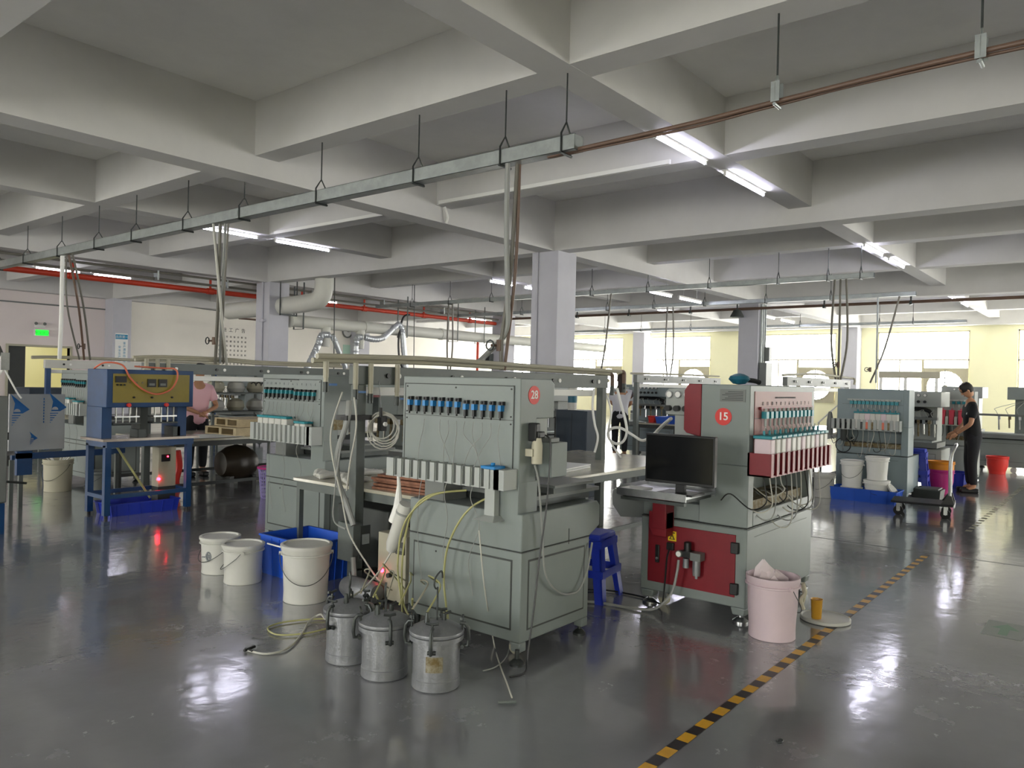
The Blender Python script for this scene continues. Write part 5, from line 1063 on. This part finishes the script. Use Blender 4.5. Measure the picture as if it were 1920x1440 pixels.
for z in (.3, .55, .8, 1.03): obj('shelf', M().box(0, 0, z, .3, .28, z+.015), K['black'], br_)
head_machine((9.7, 7.0, 0), 'pale machine behind the dark cabinet', wide=1.0, gauges=0, loop=False, body='cream', ht=1.45)
head_machine((14.4, 7.35, 0), 'pale machine with black cable chain behind the person in white', wide=1.25, gauges=6, body='machine_blue', deep=.8)
bench(12.6, 15.6, 6.2, 7.2, .8, 'distant work bench between the two numbered machines', 'paintdark')
crate((13.1, 6.55, .8), .5, .7, .12, 'light blue tray on the distant work bench', 'blueplastic', ribs=4, name='plastic_tray', cat='tray')
bucket((13.0, 7.05, .8), 'small red tub on the distant work bench', .08, .1, .12, 'redplastic', lid=False, handle=False, name='tub', cat='tub')
crate((13.6, 6.7, .0), .5, .8, .25, 'blue basket on the floor under the distant work bench', 'bluedeep', ribs=4)
g4 = gantry(12.2, 15.8, 7.0, 'distant steel gantry left of machine 15', 1.54, 1.68, 'machine_grey', 'paintgrey')
pvc_line(g4, [(-.15, 0, 1.7), (1.5, 0, 1.72), (3.6, 0, 1.72)], .02)
g5 = gantry(11.9, 15.3, 4.2, 'distant steel gantry between machine 15 and the bluish machine', 1.54, 1.68, 'machine_grey', 'white')
pvc_line(g5, [(-.1, 0, 1.7), (1.5, 0, 1.75), (3.4, 0, 1.72), (3.6, -.05, 1.7), (3.6, -.05, 1.6)], .02)
bench(12.0, 15.3, 3.75, 4.7, .8, 'distant work bench left of the bluish machine', 'paintdark')
for y in (-.2, .2): obj('brace', M().cyl((3.1, 0, 1.3), (3.2, y*2.4, .85), .014, 8), K['white'], g5)
head_machine((17.5, 6.0, 0), 'far pale machine with a fan of thin tubes left of the third column', wide=1.4, gauges=0, loop=False, body='cream')
head_machine((19.5, 4.4, 0), 'far pale machine in front of the third window', wide=1.2, gauges=2, loop=False, body='cream')
head_machine((20.5, 10.5, 0), 'far machine in front of the windows behind the big column', wide=1.4, gauges=4, body='cream')
hm = head_machine((9.5, 12.4, 0), 'distant pale machine behind the person in pink', wide=1.0, gauges=0, loop=False, body='cream')
head_machine((9.3, 15.2, 0), 'distant machine behind the bench of wooden frames', wide=1.0, gauges=0, body='machine', loop=False)
gx = gantry(10.5, 14.0, 13.0, 'distant gantry left of the big column', 1.55, 1.68, 'machine_grey')
# wire shelf behind the person in pink
ws = thing('storage_rack', 'tall steel rack stacked with pale bags behind the person in pink', 'rack', (7.6, 13.2, 0))
for x in (0, 1.2):
    for y in (0, .5): obj('post', M().box(x, y, 0, x+.04, y+.04, 1.6), K['paintgrey'], ws)
for z in (.4, .8, 1.15, 1.5): obj('shelf', M().box(0, 0, z, 1.24, .54, z+.02), K['paintgrey'], ws)
random.seed(8)
nm = ('lower left', 'lower middle', 'lower right', 'middle left', 'centre', 'middle right', 'upper left', 'upper middle', 'upper right')
for i in range(9):
    obj('storage_bag', M().lathe([(.001, 0), (.13, .01), (.17, .08), (.14, .19), (.05, .24), (.001, .24)], n=14), K['whiteplastic' if i % 2 else 'beige'], None, label='pale lumpy bag in the %s place on the steel rack' % nm[i], cat='bag', loc=(7.8+.42*(i % 3), 13.45, (.42, .82, 1.17)[i//3]), group='bags on the steel rack')
# blue container near the doorway
obj('dark_container', M().box(0, 0, 0, 1.6, .9, 1.1), K['navy'], None, label='dark blue container near the left doorway', cat='container', loc=(hit(55, 720, 1, 20).x, 20, 0), bev=.02)
rt = hit(1700, 715, 0, 26); fr = thing('white_rack', 'pale open frame table in front of the second window from the right', 'rack', (26, rt.y-.2, 0))
obj('top_beam', M().box(0, -.7, 1.9, .4, 1.0, 2.1), K['beige'], fr, bev=.01)
for y in (-.65, .2, .9): obj('leg', M().box(.0, y, 0, .08, y+.08, 1.9), K['white'], fr)
# ---------------------------------------------------------------- people
def skin(name, V, E, R, m, parent=None, sub=2, label=None):
    me = bpy.data.meshes.new(name); me.from_pydata([tuple(v) for v in V], E, []); me.materials.append(K[m]); me.update()
    o = bpy.data.objects.new(name, me); C.objects.link(o)
    s = o.modifiers.new('skin', 'SKIN'); s.use_smooth_shade = True
    for i, r in enumerate(R): me.skin_vertices[0].data[i].radius = r if isinstance(r, tuple) else (r, r)
    me.skin_vertices[0].data[0].use_root = True
    u = o.modifiers.new('subsurf', 'SUBSURF'); u.levels = sub; u.render_levels = sub
    if parent: o.parent = parent
    if label: o['label'] = label
    return o
def chain(name, pts, rs, m, parent, sub=2): return skin(name, pts, [(i, i+1) for i in range(len(pts)-1)], rs, m, parent, sub)
def head(parent, c, yaw, hairm, long=False, pitch=0, neckto=None):
    """face looks towards local +x before yaw"""
    e = bpy.data.objects.new('head', None)
    m = M()
    prof = [(.001, -.115), (.035, -.112), (.052, -.09), (.066, -.05), (.074, 0), (.077, .04), (.07, .085), (.045, .112), (.001, .122)]
    m.lathe(prof, (0, 0, 0), 20); m.v = [(x*1.12, y*.95, z) for x, y, z in m.v]
    m.hexa([(.07, -.012, -.03), (.07, .012, -.03), (.07, .01, -.0), (.07, -.01, 0), (.102, -.009, -.028), (.102, .009, -.028), (.082, .005, .02), (.082, -.005, .02)])
    for s in (-1, 1): m.ball((.0, s*.074, -.01), .018, 8, 6, 1.5)
    o = obj('head', m, K['skin'], parent); o.location = c; o.rotation_euler = (0, pitch, yaw)
    f = M()
    for s in (-1, 1): f.ball((.078, s*.028, .012), .008, 8, 6).box(.072, s*.028-.014, .03, .086, s*.028+.014, .036)
    obj('eye', f, K['hair'], o); obj('mouth', M().box(.07, -.02, -.062, .083, .02, -.054), mk('lip', '8f5a4e', .5), o)
    h = M(); h.lathe([(.081, -.0), (.085, .03), (.08, .08), (.055, .118), (.001, .133)], (-.008, 0, 0), 20, cap=False); h.v = [(x*1.12, y, z) for x, y, z in h.v]
    h.v = [(min(x, .075+.0*z), y, z) for x, y, z in h.v]
    h.lathe([(.06, -.05), (.075, -.02), (.08, .04), (.06, .1)], (-.028, 0, 0), 16)
    if long: h.tube(smooth([(-.06, 0, .06), (-.1, 0, -.02), (-.11, 0, -.14), (-.1, 0, -.26)], 4), [.06]*8+[.065]*4+[.035], 12)
    obj('hair', h, K[hairm], o)
    return o
def hand(parent, w, d, n, s=1.0, m='skin'):
    """w wrist, d pointing direction, n palm normal; five separate fingers"""
    d = Vector(d).normalized(); n = Vector(n).normalized(); t = d.cross(n).normalized(); w = Vector(w)
    q = M(); c = w+d*.045*s
    q.tube([w, w+d*.02*s, w+d*.05*s, w+d*.085*s], [.024*s, .03*s, .036*s, .03*s], 10); 
    for i, (o_, l) in enumerate(((-.026, .06), (-.009, .07), (.009, .066), (.026, .05))):
        a = w+d*.08*s+t*o_*s; b = a+d*l*.5*s+n*.006*s; e = b+(d*.75+n*.65).normalized()*l*.5*s
        q.tube([a, b, e], [.0095*s, .0085*s, .007*s], 8)
    a = w+d*.03*s-t*.03*s; b = a+(d*.6-t*.6).normalized()*.035*s; e = b+(d*.9+n*.3).normalized()*.03*s
    q.tube([a, b, e], [.012*s, .01*s, .008*s], 8)
    obj('hand', q, K[m], parent)
def person(loc, yaw, label, tee, legs, hairm, long=False, lean=0, pitch=0, arms=None, hscale=1.0, face=0):
    t = thing('person', label, 'person', loc, yaw); t.scale = (hscale,)*3
    hip = Vector((0, 0, .92)); ch = Vector((math.sin(lean)*.4, 0, .92+math.cos(lean)*.4)); nk = ch+Vector((math.sin(lean)*.13, 0, math.cos(lean)*.13)); hd_ = nk+Vector((math.sin(lean+.2)*.1, 0, .085))
    arms = arms or [((.16, .2, 1.1), (.3, .12, 1.05)), ((.16, -.2, 1.1), (.3, -.12, 1.05))]
    V = [hip, hip.lerp(ch, .5), ch, nk, hd_-Vector((0, 0, .06))]; E = [(0, 1), (1, 2), (2, 3), (3, 4)]; R = [(.12, .085), (.11, .08), (.13, .085), .055, .05]
    sh = []
    for s, (el, wr) in zip((1, -1), arms):
        b = len(V); V += [ch+Vector((-.0, s*.17, .02)), Vector(el), Vector(wr)]; E += [(2, b), (b, b+1), (b+1, b+2)]; R += [.05, .038, .026]; sh.append(V[b])
    for s in (1, -1):
        b = len(V); V += [(-.0, s*.1, .84), (.03, s*.1, .48), (0, s*.1, .09), (.1, s*.11, .04)]; E += [(0, b), (b, b+1), (b+1, b+2), (b+2, b+3)]; R += [.085, .06, .045, .04]
    skin('body', V, E, R, 'skin', t)
    TV = [hip+Vector((0, 0, -.17)), hip.lerp(ch, .4), ch, nk-Vector((0, 0, .02))]; TE = [(0, 1), (1, 2), (2, 3)]; TR = [(.19, .14), (.165, .12), (.175, .122), .07]
    for k, (s, (el, wr)) in enumerate(zip((1, -1), arms)):
        b = len(TV); TV += [ch+Vector((0, s*.18, .015)), sh[k].lerp(Vector(el), .75)]; TE += [(2, b), (b, b+1)]; TR += [.074, .066]
    skin('shirt', TV, TE, TR, tee, t)
    LV = [Vector((0, 0, 1.04)), Vector((0, 0, .88))]; LE = [(0, 1)]; LR = [(.15, .11), (.15, .11)]
    for s in (1, -1):
        b = len(LV); LV += [(-.0, s*.1, .8), (.03, s*.1, .48), (0, s*.1, .1)]; LE += [(1, b), (b, b+1), (b+1, b+2)]; LR += [.1, .075, .06]
    skin('trousers', LV, LE, LR, legs, t)
    for s in (1, -1): obj('shoe', M().box(-.07, s*.1-.045, 0, .19, s*.1+.045, .07), K['black'], t, bev=.02)
    head(t, hd_+Vector((.02, 0, .06)), face, hairm, long, pitch)
    for el, wr in arms: hand(t, wr, Vector(wr)-Vector(el), (0, 0, -1))
    return t
pmn = person((13.4, 1.88, 0), math.radians(112), 'person in black t-shirt and dark trousers leaning over a machine at right', 'blacktee', 'trousers', 'hair', lean=.1, pitch=.6, arms=[((.1, .27, 1.08), (.26, .15, .92)), ((.06, -.27, 1.06), (.24, -.16, .92))], hscale=.96)
obj('shirt_print', M().add([(.06*math.cos(a*.31)*1.3, 0, .06*math.sin(a*.31)) for a in range(11)], [tuple(range(11))]), K['white'], pmn, label='small white print on the chest').location = (.06, .13, 1.22)
person((6.0, 10.85, 0), math.radians(-100), 'person in pink shirt standing behind the bench of wooden frames', 'pinktee', 'trousers', 'hair', lean=.12, pitch=.3, arms=[((.12, .26, 1.06), (.26, .05, .98)), ((.12, -.26, 1.06), (.27, -.05, .96))], hscale=.97)
person((13.75, 8.22, 0), math.radians(25), 'person in white shirt with long brown hair seen from behind', 'whitetee', 'trousers', 'hairbrown', long=True, lean=.05)
